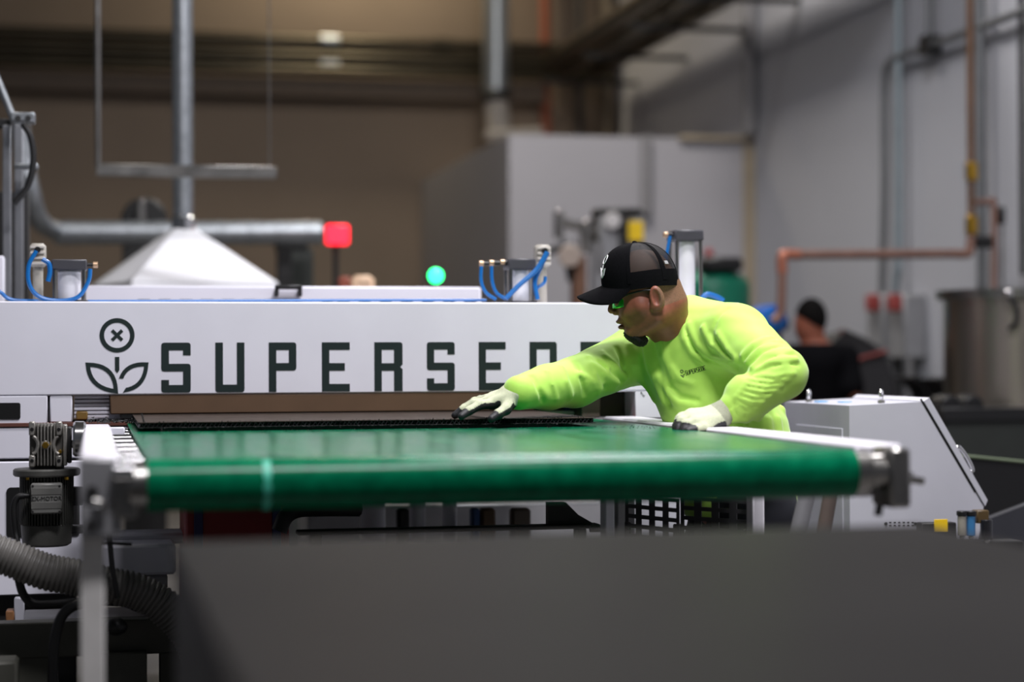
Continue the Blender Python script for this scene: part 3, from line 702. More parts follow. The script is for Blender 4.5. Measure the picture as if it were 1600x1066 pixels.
# pneumatic cylinders on top of the beam
ztop = zt_
def cylinder(label, x0, x1, y0, Yc, fit, drop=0):
    a, b_ = PY(x0, y0, Yc), PY(x1, y0 + 17, Yc); cx = (a[0] + b_[0]) / 2; hw = (b_[0] - a[0]) / 2
    t = thing('pneumatic_cylinder', label, 'cylinder', (cx, Yc + hw, ztop), 'air cylinders on the press beam')
    bx('end_cap', (a[0], Yc, b_[2]), (b_[0], Yc + 2 * hw, a[2]), M('anodised_dark', (66, 66, 72), .45), t, c=.004)
    cy('barrel', (cx, Yc + hw, ztop), (cx, Yc + hw, b_[2]), hw * .66, M('white_aluminium', (236, 236, 242), .35, .1), t, n=32)
    for sx in (-1, 1):
        for sy in (-1, 1): tb('tie_rod', [(cx + sx * hw * .82, Yc + hw + sy * hw * .82, ztop), (cx + sx * hw * .82, Yc + hw + sy * hw * .82, b_[2])], .006, STEEL, t, sm=False)
    bx('foot_flange', (a[0] - .003, Yc - .003, ztop), (b_[0] + .003, Yc + 2 * hw, ztop + .008), DARKST, t)
    for fx, fy in fit:
        p = PY(fx, fy, Yc + hw * .6); q = V(b_[0] if fx > (x0 + x1) / 2 else a[0], p[1], p[2])
        cy('fitting', q, p, .006, BLACK, t); cy('nut', p - V(.007, 0, 0), p + V(.007, 0, 0), .009, M('brass_nut', (190, 160, 130), .4, .6), t)
    return t
YC = 5.72
t1 = cylinder('air cylinder furthest left on the beam, above the flower emblem', 80, 136, 405, YC, [(149, 414)])
t2 = cylinder('middle air cylinder on the beam, above the letters E and D', 795, 838, 404, YC, [(785, 410), (768, 411), (752, 412)])
t3 = cylinder('tall air cylinder just behind the worker with the black cap', 1055, 1100, 359, YC, [(1040, 367)])
# hoses
def hose(label, pts, Y, r=.0055, nm='air_hose', nz=None):
    return tag(tb(nm, [PY(x, y, Y + (nz[i] if nz else 0)) for i, (x, y) in enumerate(pts)], r, BLUE, n=8), label, 'hose')
hose('blue air hose looping low from the pale valve to the left cylinder', [(57, 392), (45, 415), (46, 445), (62, 464), (92, 470), (122, 464), (138, 440), (141, 420)], YC - .01, .0062)
hose('short blue air hose beside the pale valve at the left cylinder', [(66, 405), (76, 412), (78, 425), (75, 440)], YC + .0, .007)
hose('blue air hose dipping at the left edge of the beam top', [(-20, 445), (0, 456), (12, 466), (30, 470), (60, 470.5)], YC + .02)
hose('blue air line lying along the top of the beam', [(60, 470.8), (230, 470.6), (420, 469.8), (600, 469.2), (760, 469)], YC + .05, .004)
hose('blue air hose hanging furthest left at the middle cylinder', [(752, 416), (752, 440), (760, 458), (775, 468)], YC)
hose('blue air hose second from left at the middle cylinder', [(768, 416), (769, 440), (776, 458), (790, 467)], YC)
hose('blue air hose slanting up across the middle cylinder to its valve', [(790, 467), (812, 445), (835, 425), (846, 410), (855, 394)], YC - .03, .0075)
hose('blue air hose dropping steeply right of the middle cylinder', [(856, 394), (846, 415), (836, 440), (840, 468)], YC - .01, .007)
hose('blue air hose bowing out furthest right of the middle cylinder', [(852, 432), (850, 442), (838, 452), (836, 466)], YC + .02)
hose('blue air hose slanting from the tall cylinder toward the cap', [(1047, 369), (1044, 385), (1041, 402), (1038, 430)], YC)
hose('blue coiled air hose on the beam behind the worker\'s shoulder', [(1095, 468), (1105, 460), (1120, 464), (1130, 470)], YC, .008)
# valve blocks
for lb, pts in (('pale beige valve manifold left of the left cylinder', (46, 72, 380, 470)), ('pale round valve body right of the middle cylinder', (838, 862, 382, 470))):
    x0, x1, y0, y1 = pts; a, b_ = PY(x0, y0, YC + .12), PY(x1, y1, YC + .12)
    t = thing('air_valve', lb, 'valve', ((a[0] + b_[0]) / 2, a[1], ztop)); cx = (a[0] + b_[0]) / 2
    VB = M('valve_beige', (170, 166, 156), .5)
    bx('body', (a[0], a[1], a[2] - .07), (b_[0], a[1] + .05, a[2]), VB, t, c=.008)
    for k in range(4): bx('rib', (a[0] + .003, a[1] - .006, a[2] - .015 - k * .016), (b_[0] - .003, a[1], a[2] - .008 - k * .016), M('valve_pale', (200, 196, 188), .5), t, c=.001)
    cy('neck', (cx, a[1] + .025, ztop), (cx, a[1] + .025, a[2] - .07), .015, VB, t)
    cy('port', (cx, a[1] - .02, a[2] - .02), (cx, a[1], a[2] - .02), .009, BLACK, t)

# left steel rack
RK = thing('steel_rack', 'grey steel rack upright with a bracket at the left edge', 'rack', (PY(10, 560, 6.6)[0], 6.6, 0))
for px0, px1, Y in ((4, 17, 6.6), (22, 36, 6.9)):
    a, b_ = PY(px0, 195, Y), PY(px1, 195, Y); bx('upright', (a[0], Y, 0), (b_[0], Y + .04, a[2]), M('rack_grey', (128, 130, 134), .4, .5), RK)
tb('brace', [PY(-20, 85, 6.6), PY(22, 188, 6.6)], .013, GALV, RK, sm=False)
a, b_ = PY(18, 178, 6.55), PY(55, 192, 6.55); bx('bracket', (a[0], 6.5, b_[2]), (b_[0], 6.6, a[2]), GALV, RK)
for px in (28, 44): p = PY(px, 185, 6.5); cy('hole', p + V(0, -.004, 0), p + V(0, .004, 0), .010, DARKST, RK)
a, b_ = PY(-40, 186, 6.65), PY(18, 200, 6.65); bx('shelf_beam', (a[0], 6.62, b_[2]), (b_[0], 6.7, a[2]), DARKST, RK)
a, b_ = PY(22, 257, 6.8), PY(60, 264, 6.8); bx('lower_bracket', (a[0], 6.76, b_[2]), (b_[0], 6.84, a[2]), GALV, RK)
tag(tb('black_cable', [PY(36, 193, 6.5), PY(48, 215, 6.5), PY(52, 250, 6.5), PY(44, 290, 6.5), (PY(22, 318, 6.5))], .011, RUBBER), 'black cable looping off the bracket of the steel rack', 'cable')
t = tag(bx('dark_sheet', PY(-30, 200, 7.2) * V(1, 1, 0) + V(0, 0, .0), PY(45, 300, 7.2) + V(0, .1, 0), DARKST), 'dark sheet of board standing behind the steel rack upright', 'board')
a = PY(-30, 372, 6.4); b_ = PY(6, 372, 6.4); tag(bx('white_box', (a[0], 6.4, 1.0), (b_[0], 6.5, PY(0, 400, 6.4)[2]), WHITE), 'white box edge at the far left behind the beam', 'box')

# grey cabinet on the right
CB = thing('grey_cabinet', 'light grey machine cabinet with a slanted right side and eye bolts', 'cabinet', (2.4, 5.4, 0))
Yf = 5.35
pf = [PY(x, y, Yf) for x, y in ((1327, 634), (1441, 628), (1537, 792), (1512, 900), (1327, 900))]
prof = [(p[0], p[2]) for p in pf]; xf = prof[0][0]
prof[0] = (xf, prof[0][1]); prof[4] = (xf, .35); prof[3] = (prof[3][0], .35)
Yk = PX(1225, 628, xf)[1]
MB().prism([prof[::-1]], (0, Yk, 0), FX, FZ, FN, Yk - Yf).build('shell', GREYP, CB, smooth=0)
bx('base', (xf + .03, Yf + .03, 0), (prof[3][0] - .03, Yk, .35), DARKST, CB)
# inset side panel
za_, zb2 = PX(1317, 670, xf)[2], .5
ip = [PX(1245, 664, xf)[1], PX(1317, 670, xf)[1]]
bx('side_panel', (xf - .003, ip[1], zb2), (xf + .002, ip[0], za_), GREYP, CB, c=.001)
# sloping lid
s0, s1 = V(prof[1][0], 0, prof[1][1]), V(prof[2][0], 0, prof[2][1]); sd = unit(s1 - s0); sn = V(sd[2], 0, -sd[0]) * -1
if sn[0] < 0: sn = -sn
MB().prism([[(0, .004), (np.linalg.norm(s1 - s0), .004), (np.linalg.norm(s1 - s0) * .97, .020), (0, .024)]], V(s0[0], Yk, s0[2]), sd, sn, V(0, -1, 0), Yk - Yf + .004).build('slanted_lid', GREYP, CB, smooth=0)
MB().prism([[(-.01, -.0028), (np.linalg.norm(s1 - s0) * .86, -.0028), (np.linalg.norm(s1 - s0) * .86, .0028), (-.01, .0028)]], V(s0[0], Yf, s0[2]), sd, sn, V(0, -1, 0), .0012).build('lid_gap', BLACK, CB, smooth=0)
hc_ = s0 + sd * .6 * np.linalg.norm(s1 - s0) * .62 + V(0, Yf + .12, 0); 
hA, hB = PY(1497, 700, Yf + .05), PY(1519, 735, Yf + .05)
tb('lid_handle', [hA - sn * .012, hA + sn * .004, hB * .5 + hA * .5 + sn * .008, hB + sn * .002, hB - sn * .014], .006, CHROME, CB)
for px, py, dy in ((1264, 628, .0), (1377, 627, 0)):
    p = PX(px, py, xf + .04) if px < 1300 else PY(px, py + 2, Yf + .06); p[2] = prof[0][1]
    if px > 1300: p[2] = prof[0][1] + (prof[1][1] - prof[0][1]) * .5
    cy('bolt_foot', p, p + V(0, 0, .009), .011, STEEL, CB)
    tb('eye_bolt', [p + V(.011 * cos(a_) * .6, .011 * cos(a_) * .8, .024 + .015 * sin(a_)) for a_ in np.linspace(-pi / 2, 1.5 * pi, 14)], .0045, CHROME, CB, sm=False)
for px in (1281, 1318): p = PX(px, 626, xf + .05) if px < 1300 else PY(px, 625, Yf + .25); p[2] = prof[0][1]; bx('blue_tab', p + V(-.012, -.02, 0), p + V(.02, .02, .006), M('tab_blue', (60, 160, 220), .4), CB, c=.001)
for k in range(6):
    for j in range(2): p = PY(1391 + k * 7, 817 + j * 5, Yf); bx('vent_hole', p + V(-.0035, -.001, -.002), p + V(.0035, .002, .002), BLACK, CB, c=.0003)
for px in (1384, 1430): p = PY(px, 819, Yf); cy('screw', p + V(0, -.003, 0), p, .005, DARKST, CB)
# black chute
CH = thing('black_chute', 'black sloping chute with a pale top edge right of the grey cabinet', 'chute', (2.9, 5.9, 0))
pts = [PY(x, y, 6.2) for x, y in ((1500, 712), (1640, 726), (1640, 900), (1500, 900))]
MB().prism([[(p[0], max(p[2], .3)) for p in pts][::-1]], (0, 6.35, 0), FX, FZ, FN, .15).build('panel', BLACK, CH, smooth=0)
tb('top_edge', [pts[0] + V(0, -.005, 0), pts[1] + V(0, -.005, 0)], .006, M('edge_green', (104, 116, 92), .5), CH, sm=False)
pp = [PY(x, y, 5.7) for x, y in ((1543, 812), (1640, 775), (1640, 900), (1556, 900))]
MB().prism([[(p[0], p[2]) for p in pp][::-1]], (0, 5.74, 0), FX, FZ, FN, .04).build('apron', M('dark_sheen', (52, 53, 58), .3), CH, smooth=0)
for x in (pts[0][0] + .05, pts[1][0] - .05): bx('leg', (x - .02, 6.24, 0), (x + .02, 6.3, .32), DARKST, CH)
# regulator unit
RG = thing('air_regulator', 'black air regulator with yellow label and two bowls on the grey cabinet', 'regulator', PY(1490, 850, 5.2))
Yg = 5.25
def pb(name, x0, y0, x1, y1, mat, dY=.04, Y=Yg, c=.003): a, b_ = PY(x0, y0, Y), PY(x1, y1, Y); return bx(name, (a[0], Y, b_[2]), (b_[0], Y + dY, a[2]), mat, RG, c)
pb('mount', 1440, 818, 1495, 850, DARKST); pb('bracket', 1440, 850, 1600, 872, DARKST, .08)
pb('label_plate', 1460, 812, 1481, 832, YEL, .004, Yg - .004)
for px, mt in ((1503, M('bowl_grey', (150, 146, 136), .4)), (1517, M('bowl_blue', (60, 120, 170), .3))):
    a, b_ = PY(px, 806, Yg), PY(px, 838, Yg); cy('bowl', b_, a, .013, mt, RG); cy('bowl_cap', a, a + V(0, 0, .014), .016, BLACK, RG); MB().ball(b_ - V(0, 0, .004), .008).build('drain', CHROME, RG)
p = PY(1541, 812, Yg); cy('filter_bowl', p + V(0, 0, -.06), p + V(0, 0, -.0), .018, M('smoked', (34, 34, 38), .2), RG); MB().ball(p + V(0, 0, -.062), .012).build('drain', CHROME, RG)
pb('bronze_block', 1527, 798, 1546, 818, M('bronze_block', (84, 66, 34), .5))

# ================================================================== CONVEYOR
XL, XR_, YN, YFAR, ZT = .095, 1.455, 3.545, 6.3, .92
CV2 = thing('belt_conveyor', 'green belt conveyor with white side rails feeding the white press', 'conveyor', (.77, 4.6, 0))
r = .0475
# belt loop: one closed thin strip running round the nose roller
prof = [(YFAR, ZT)] + [(y, ZT) for y in np.linspace(6.0, YN + .01, 14)]
prof += [(YN - r * sin(a_) * 1.0, ZT - r + r * cos(a_)) for a_ in np.linspace(0, pi, 20)] + [(YN + .3, ZT - 2 * r + .006), (YFAR, ZT - 2 * r + .01)]
inn = [(YFAR, ZT - .004)] + [(y, ZT - .004) for y in np.linspace(6.0, YN + .01, 14)] + [(YN - (r - .004) * sin(a_), ZT - r + (r - .004) * cos(a_)) for a_ in np.linspace(0, pi, 20)] + [(YN + .3, ZT - 2 * r + .010), (YFAR, ZT - 2 * r + .014)]
n = len(prof); vs = [V(x, y, z) for x in (XL, XR_) for y, z in prof] + [V(x, y, z) for x in (XL, XR_) for y, z in inn]
fs = []
for i in range(n - 1):
    fs += [(i, i + 1, n + i + 1, n + i), (3 * n + i, 3 * n + i + 1, 2 * n + i + 1, 2 * n + i), (2 * n + i, 2 * n + i + 1, i + 1, i), (n + i, n + i + 1, 3 * n + i + 1, 3 * n + i)]
MB().add(vs, fs).build('belt', BELT, CV2)
MINT = M('mint_splice', (70, 190, 160), .45)
ms = [(YN - (r + .0012) * sin(a_), ZT - r + (r + .0012) * cos(a_)) for a_ in np.linspace(.5, pi * .95, 14)]
x0 = PY(409, 740, YN)[0]; x1 = PY(420, 740, YN)[0]
MB().add([V(x + dx * (i % 3 - 1) * .002, y, z) for x, dx in ((x0, 1), (x1, -1)) for i, (y, z) in enumerate(ms)], [(i, i + 1, 14 + i + 1, 14 + i) for i in range(13)]).build('splice_mark', MINT, CV2, label='pale mint scuff on the belt nose')
cy('nose_roller', (XL - .035, YN, ZT - r), (XR_ + .035, YN, ZT - r), r - .005, STEEL, CV2, n=32)
for y in np.arange(YN + .24, 5.5, .235): cy('roller', (.04, y, ZT - .020), (XR_ + .06, y, ZT - .020), .0125, CHROME, CV2, n=18)
bx('slider_bed', (XL + .01, YN + .1, ZT - .072), (XR_ - .01, YFAR, ZT - .05), DARKST, CV2)
# rails
RX0, RX1 = 1.49, 1.59
RAILW = M('rail_white', (226, 224, 230), .4, var=.03)
bx('side_rail', (RX0, YN + .06, ZT - .10), (RX1, 5.55, ZT + .006), RAILW, CV2, c=.006)
bx('rail_lining', (XR_ + .006, YN + .1, ZT - .06), (RX0 - .004, 5.55, ZT - .012), DARKST, CV2)
bx('side_rail', (-.024, YN + .05, ZT - .075), (.046, 5.35, ZT + .006), RAILW, CV2, c=.006)
# right nose bracket
bx('end_plate', (RX0 - .012, YN - .02, ZT - .055), (RX0 + .075, YN + .06, ZT - .012), STEEL, CV2)
bx('tension_block', (RX0 + .028, YN - .045, ZT - .115), (RX0 + .072, YN + .05, ZT + .002), STEEL, CV2, c=.006)
cy('shaft_collar', (XR_ + .02, YN - .01, ZT - r), (RX0 + .03, YN - .01, ZT - r), .030, STEEL, CV2)
cy('shaft_end', (XR_ + .005, YN - .02, ZT - r + .004), (RX0 + .02, YN - .02, ZT - r + .004), .019, CHROME, CV2)
tb('tension_bolt', [(RX0 + .07, YN - .01, ZT - .058), (RX0 + .112, YN - .01, ZT - .066)], .008, STEEL, CV2, sm=False)
cy('tension_nut', (RX0 + .074, YN - .01, ZT - .058), (RX0 + .086, YN - .01, ZT - .060), .015, STEEL, CV2, n=6)
tb('lower_bolt', [(RX0 + .02, YN - .01, ZT - .11), (RX0 + .016, YN - .01, ZT - .132)], .008, DARKST, CV2, sm=False)
# left nose bracket
bx('end_plate', (.036, YN - .03, ZT - .105), (.078, YN + .06, ZT - .02), STEEL, CV2)
cy('end_bolt', (.034, YN - .03, ZT - .022), (.072, YN - .03, ZT - .022), .016, CHROME, CV2)
cy('shaft_end', (.045, YN - .01, ZT - r - .010), (XL + .002, YN - .01, ZT - r - .010), .020, CHROME, CV2)
bx('bearing_block', (-.022, YN - .02, ZT - .135), (.052, YN + .09, ZT - .080), LGREY, CV2)
for dz in (-.055, -.115): cy('bolt', (-.002, YN - .026, ZT + dz), (-.002, YN - .018, ZT + dz), .012, DARKST, CV2, n=6)
tb('adjuster', [(.0, YN - .03, ZT - .072), (.016, YN - .03, ZT - .076), (.02, YN - .03, ZT - .092)], .006, STEEL, CV2)
bx('rail_nose', (-.024, YN - .018, ZT - .14), (.040, YN + .05, ZT + .002), LGREY, CV2)
for y in (YN + .012, 5.2): bx('leg', (-.022, y, 0), (.020, y + .045, ZT - .14 if y < 4 else ZT - .075), M('post_paint', (206, 204, 200), .5), CV2)
# far left bits
a, b_ = PZ(157, 670, .93), PZ(168, 686, .93); Yq = 5.15
p, q = PY(156, 668, Yq), PY(168, 688, Yq); bx('far_bracket', (p[0], Yq, q[2]), (q[0], Yq + .03, p[2]), STEEL, CV2)
p, q = PY(170, 668, Yq), PY(195, 683, Yq); bx('white_plate', (p[0], Yq, q[2]), (q[0], Yq + .02, p[2]), WHITE, CV2)
# legs under the belt
for px0, px1, Y in ((945, 960, 4.7), (964, 976, 4.78)):
    a, b_ = PY(px0, 700, Y), PY(px1, 700, Y); bx('leg', (a[0], Y, 0), (b_[0], Y + .05, ZT - .075), WHITE if px0 == 945 else LGREY, CV2)
a, b_ = PY(1176, 700, 4.55), PY(1194, 700, 4.55); bx('leg', (a[0], 4.55, 0), (b_[0], 4.6, ZT - .075), RAILW, CV2)
tb('diagonal_brace', [PY(1262, 770, 4.4), PY(1240, 860, 4.4), PY(1222, 940, 4.4)], .020, LGREY, CV2, sm=False)
tb('diagonal_brace', [PY(1298, 770, 4.5), PY(1282, 860, 4.5), PY(1268, 940, 4.5)], .018, M('grey_brown', (104, 92, 84), .5), CV2, sm=False)
bx('cross_beam', (-.02, 4.75, .78), (.30, 4.80, .80), DARKST, CV2)
# perforated guards
GD = M('guard_grey', (74, 74, 76), .5)
def guard(label, x0, x1, yA, yB, nc, nr, Ya, Yb, z_top, z_bot):
    A, B = PY(x0, yA, Ya), PY(x1, yB, Yb); A[2] = B[2] = 0
    ex = unit(B - A); Lw = np.linalg.norm(B - A); H = z_top - z_bot
    holes = []
    pw, ph_ = Lw / nc, .026
    for i in range(nc):
        for j in range(nr):
            cx, cz = (i + .5) * pw, H - .016 - j * ph_; hx, hz_ = pw * .29, .0075
            holes.append([(cx - hx, cz - hz_), (cx - hx, cz + hz_), (cx + hx, cz + hz_), (cx + hx, cz - hz_)])
    b = MB().prism([[(0, 0), (Lw, 0), (Lw, H), (0, H)]] + holes, A + V(0, 0, z_bot), ex, FZ, np.cross(FZ, ex) * -1, .002)
    return b
GU = thing('perforated_guard', 'dark perforated guard with square holes under the conveyor belt', 'guard', (1.45, 4.8, 0))
guard('', 978, 1062, 800, 800, 4, 4, 4.95, 4.75, .735, .62).build('panel', GD, GU, smooth=0)
guard('', 1064, 1174, 800, 800, 4, 4, 4.85, 4.65, .735, .62).build('panel', GD, GU, smooth=0)
for px, Y in ((980, 4.96), (1063, 4.86), (1173, 4.67)): p = PY(px, 800, Y); bx('post', (p[0] - .012, Y, 0), (p[0] + .012, Y + .03, .66), DARKST, GU)
# things under the belt
def low(name, lab, cat, x0, x1, y0, Y, mat, dY=.2, zb=0):
    a, b_ = PY(x0, y0, Y), PY(x1, y0, Y); return tag(bx(name, (a[0], Y, zb), (b_[0], Y + dY, a[2]), mat, c=.008), lab, cat)
RB = thing('red_bin', 'dark red bin with blue bands under the belt', 'bin', (PY(365, 800, 5.3)[0], 5.4, 0))
a, b_ = PY(288, 790, 5.3), PY(452, 790, 5.3); bx('body', (a[0], 5.3, 0), (b_[0], 5.6, a[2]), M('bin_red', (130, 16, 20), .5), RB, c=.01)
for px in (310, 432): p = PY(px, 790, 5.3); bx('band', (p[0] - .012, 5.294, .02), (p[0] + .012, 5.3, p[2]), M('band_blue', (40, 40, 90), .5), RB)
tag(tb('black_hose', [PY(436, 830, 5.15), PY(446, 808, 5.15), PY(465, 797, 5.15), PY(500, 795, 5.15), PY(560, 795, 5.2)], .022, RUBBER), 'black hose arching beside the red bin', 'hose')
for i, (x0, x1, mt, lb) in enumerate(((565, 605, WHITE, 'white low cylinder under the belt, furthest left'), (642, 667, WHITE, 'white slim cylinder under the belt, in the middle'), (693, 716, WHITE, 'white slim cylinder under the belt, furthest right'))):
    a, b_ = PY(x0, 790, 5.9), PY(x1, 790, 5.9); t = thing('white_cylinder', lb, 'cylinder', ((a[0] + b_[0]) / 2, 6, 0), 'white cylinders under the belt'); rr_ = (b_[0] - a[0]) / 2
    cy('barrel', ((a[0] + b_[0]) / 2, 5.9 + rr_, .02), ((a[0] + b_[0]) / 2, 5.9 + rr_, .78), rr_, mt, t); cy('base', ((a[0] + b_[0]) / 2, 5.9 + rr_, 0), ((a[0] + b_[0]) / 2, 5.9 + rr_, .03), rr_ + .01, DARKST, t)
low('grey_machine_body', 'long grey machine body far under the belt', 'machine', 480, 950, 792, 6.9, LGREY, .3)
for i, (x0, x1, mt, lb) in enumerate(((622, 640, BLACK, 'black post under the belt left of the slim cylinders'), (738, 750, M('post_blue', (50, 80, 130), .5), 'blue thin post under the belt'), (752, 775, BROWN, 'brown post under the belt beside the blue one'), (800, 830, M('grey_brown', (104, 92, 84), .5), 'grey brown post under the belt near the wedge'))):
    low('floor_post', lb, 'post', x0, x1, 795, 5.8, mt, .05)
WG = thing('black_tray', 'long thin black tray with an upturned wedge under the belt', 'tray', (.9, 5.1, .55))
a, b_ = PY(465, 818, 5.0), PY(938, 826, 5.0); bx('floor', (a[0], 5.0, b_[2]), (b_[0], 5.05, b_[2] + .012), BLACK, WG)
wp = [PY(x, y, 5.02) for x, y in ((858, 786), (886, 786), (905, 805), (938, 824), (858, 824))]
MB().prism([[(p[0], p[2]) for p in wp][::-1]], (0, 5.06, 0), FX, FZ, FN, .03).build('wedge', M('green_black', (44, 48, 44), .5), WG, smooth=0)
for x in (a[0] + .05, b_[0] - .05): bx('leg', (x - .015, 5.01, 0), (x + .015, 5.04, b_[2]), DARKST, WG)
p = PY(933, 826, 4.95); tag(cy('small_fitting', p - V(.02, 0, 0), p + V(.012, 0, 0), .010, STEEL), 'small steel fitting at the right end of the black tray', 'fitting')

# gear motor on the left
GM = thing('gear_motor', 'grey gear motor with cooling fins driving the conveyor at left', 'motor', (PY(75, 730, 5.12)[0], 5.2, .6))
Ym = 5.12
def mb(name, x0, y0, x1, y1, mat, d0=0, d1=.05, c=.003, par=GM): a, b_ = PY(x0, y0, Ym + d0), PY(x1, y1, Ym + d0); return bx(name, (a[0], Ym + d0, b_[2]), (b_[0], Ym + d1, a[2]), mat, par, c)
gb = mb('gearbox', 46, 663, 100, 729, M('gear_dark', (92, 90, 86), .5, .5), .016, .09, .006)
for x0, x1 in ((45, 55), (87, 97)):
    for y0, y1 in ((659, 681), (712, 730)): mb('lug', x0, y0, x1, y1, CAST, -.002, .03)
for px in (50, 92):
    for py in (671, 720): p = PY(px, py, Ym - .002); cy('bolt_hole', p + V(0, -.002, 0), p + V(0, .004, 0), .0045, BLACK, GM)
for k in range(6): px = 58 + k * 5.2; mb('fin', px, 661, px + 2.1, 728, CAST, -.001, .02, .001)
for sx in (-1, 1):
    arc = [PY(71.5 + sx * x, y, Ym + .004) for x, y in ((20, 682), (15, 686), (12, 695), (15, 706), (20, 710))]; tb('rib', arc, .005, CAST, GM)
p = PY(71, 696, Ym - .004); cy('oil_plug', p, p + V(0, .01, 0), .009, BRASS, GM, n=6); cy('plug_seat', p + V(0, .004, 0), p + V(0, .014, 0), .012, CAST, GM)
p = PY(94, 706, Ym + .002); cy('brass_plug', p, p + V(0, .01, 0), .0045, BRASS, GM)
for x0, x1, y0, y1 in ((98, 105, 664, 728), (105, 112, 668, 724)): mb('side_flange', x0, y0, x1, y1, CAST if x0 == 98 else DARKST, .01, .08)
p, q = PY(112, 694, Ym + .05), PY(126, 694, Ym + .05); cy('output_shaft', p, PY(150, 694, Ym + .05), .011, CHROME, GM)
cy('bearing_ring', PY(114, 686, Ym - .03), PY(134, 686, Ym - .03), .046, CHROME, GM, n=36); cy('bearing_face', PY(115, 676, Ym + .03), PY(123, 676, Ym + .03), .024, CHROME, GM)
c = PY(73, 739, Ym + .07); zf0, zf1 = PY(73, 746, Ym)[2], PY(73, 734, Ym)[2]
cy('flange', (c[0], c[1], zf0), (c[0], c[1], zf1), .086, MOTOR, GM, n=40)
cy('neck', (c[0], c[1], zf1 - .002), (c[0], c[1], PY(73, 727, Ym)[2]), .045, DARKST, GM)
zc0, zc1 = PY(73, 822, Ym)[2], PY(73, 747, Ym)[2]
cy('motor_body', (c[0], c[1], zc0 - .005), (c[0], c[1], zf0 + .002), .058, MOTOR, GM, n=36)
for k in range(26):
    a_ = pi + pi * (k + .5) / 26; dr = V(cos(a_), sin(a_), 0); o_ = V(c[0], c[1], 0)
    if abs(cos(a_)) < .48 or True:
        b = MB().box((-.0012, -.007, zc0), (.0012, .003, zc1), .0004); rt = a_ + pi / 2; cr, sr = cos(rt), sin(rt)
        b.v = [(o_[0] + dr[0] * .0625 + cr * x - sr * y, o_[1] + dr[1] * .0625 + sr * x + cr * y, z) for x, y, z in b.v]; b.build('cooling_fin', MOTOR, GM)
zl = PY(73, 858, Ym)[2]
MB().lathe((c[0], c[1], 0), (0, 0, 1), [(zl, .02), (zl + .002, .054), (zl + .008, .063), (zc0 - .002, .0665), (zc0, .065), (zc0, .05)], n=36).build('fan_cowl', MOTOR, GM)
TB_ = mb('terminal_box', 48, 756, 97, 803, M('box_grey', (128, 128, 124), .5, .3), -.03, .04, .004)
for y0, y1 in ((763, 773), (785, 795)): mb('box_ridge', 48.5, y0, 96.5, y1, M('box_grey2', (112, 112, 108), .5, .3), -.0315, -.028, .001)
for px in (51, 93):
    for py in (760, 800): p = PY(px, py, Ym - .031); cy('screw', p, p + V(0, .004, 0), .0032, DARKST, GM)
text_mesh('motor_lettering', 'ZX-MOTOR', M('emboss', (40, 40, 39), .6), GM, PY(72.5, 779.5, Ym - .031), FX, FZ, .0145, .0014)
p = PY(47, 775, Ym); cy('cable_gland', p, PY(34, 775, Ym), .007, BLACK, GM)
tb('power_cable', [PY(38, 775, Ym), PY(27, 778, Ym), PY(21, 795, Ym), PY(24, 830, Ym), PY(29, 862, Ym), PY(30, 915, Ym + .1)], .0085, RUBBER, GM)
for px in (44, 104): p = PY(px, 750, Ym + .02); cy('flange_bolt', p, p + V(0, 0, .008), .006, BRASS, GM, n=6)
# mounting arm to rail
mb('mount_arm', 100, 762, 130, 790, DARKST, .06, .1); mb('mount_arm', 106, 822, 130, 834, DARKST, .06, .1)
# flexible hose lower left
Yh = 4.9
hp = spline([PY(-40, 852, Yh), PY(15, 872, Yh), PY(70, 893, Yh), PY(120, 903, Yh), PY(170, 915, Yh), PY(215, 925, Yh), PY(260, 952, Yh), PY(300, 1000, Yh), PY(320, 1080, Yh), PY(330, 1200, Yh)], 40)
# resample
hp = np.array(hp); sl = np.r_[0, np.cumsum(np.linalg.norm(np.diff(hp, axis=0), axis=1))]
ss = np.arange(0, sl[-1], .00152); hp2 = np.stack([np.interp(ss, sl, hp[:, i]) for i in range(3)], 1)
rad = [.0405 + .0065 * (abs(cos(pi * s / .0122)) ** .6) for s in ss]
FHs = thing('ribbed_hose', 'grey ribbed flexible hose sagging behind the conveyor leg', 'hose', PY(100, 940, Yh))
MB().tube(list(hp2), rad, 28).build('wall', HOSE, FHs, smooth=180)
# black cables
def cable(lb, pts, Y, r_=.0095): return tag(tb('black_cable', [PY(x, y, Y) for x, y in pts], r_, RUBBER), lb, 'cable')
cable('thick black cable looping under the ribbed hose at the lower left', [(28, 900), (36, 928), (52, 944), (80, 945), (130, 941), (190, 942), (215, 950)], 4.98, .011)
cable('thick black cable dropping to the floor left of the conveyor leg', [(160, 940), (118, 946), (96, 965), (86, 1000), (83, 1040), (82, 1120), (80, 1340)], 4.82, .0135)
cable('thin black cable hanging from a tie right of the conveyor leg', [(170, 830), (172, 850), (176, 890), (184, 935)], 4.82, .007)
tag(tb('cable_tie', [PY(150, 850, 4.62), PY(172, 849, 4.62), PY(206, 851, 4.62)], .004, RUBBER), 'thin black tie line crossing behind the conveyor leg', 'cable')
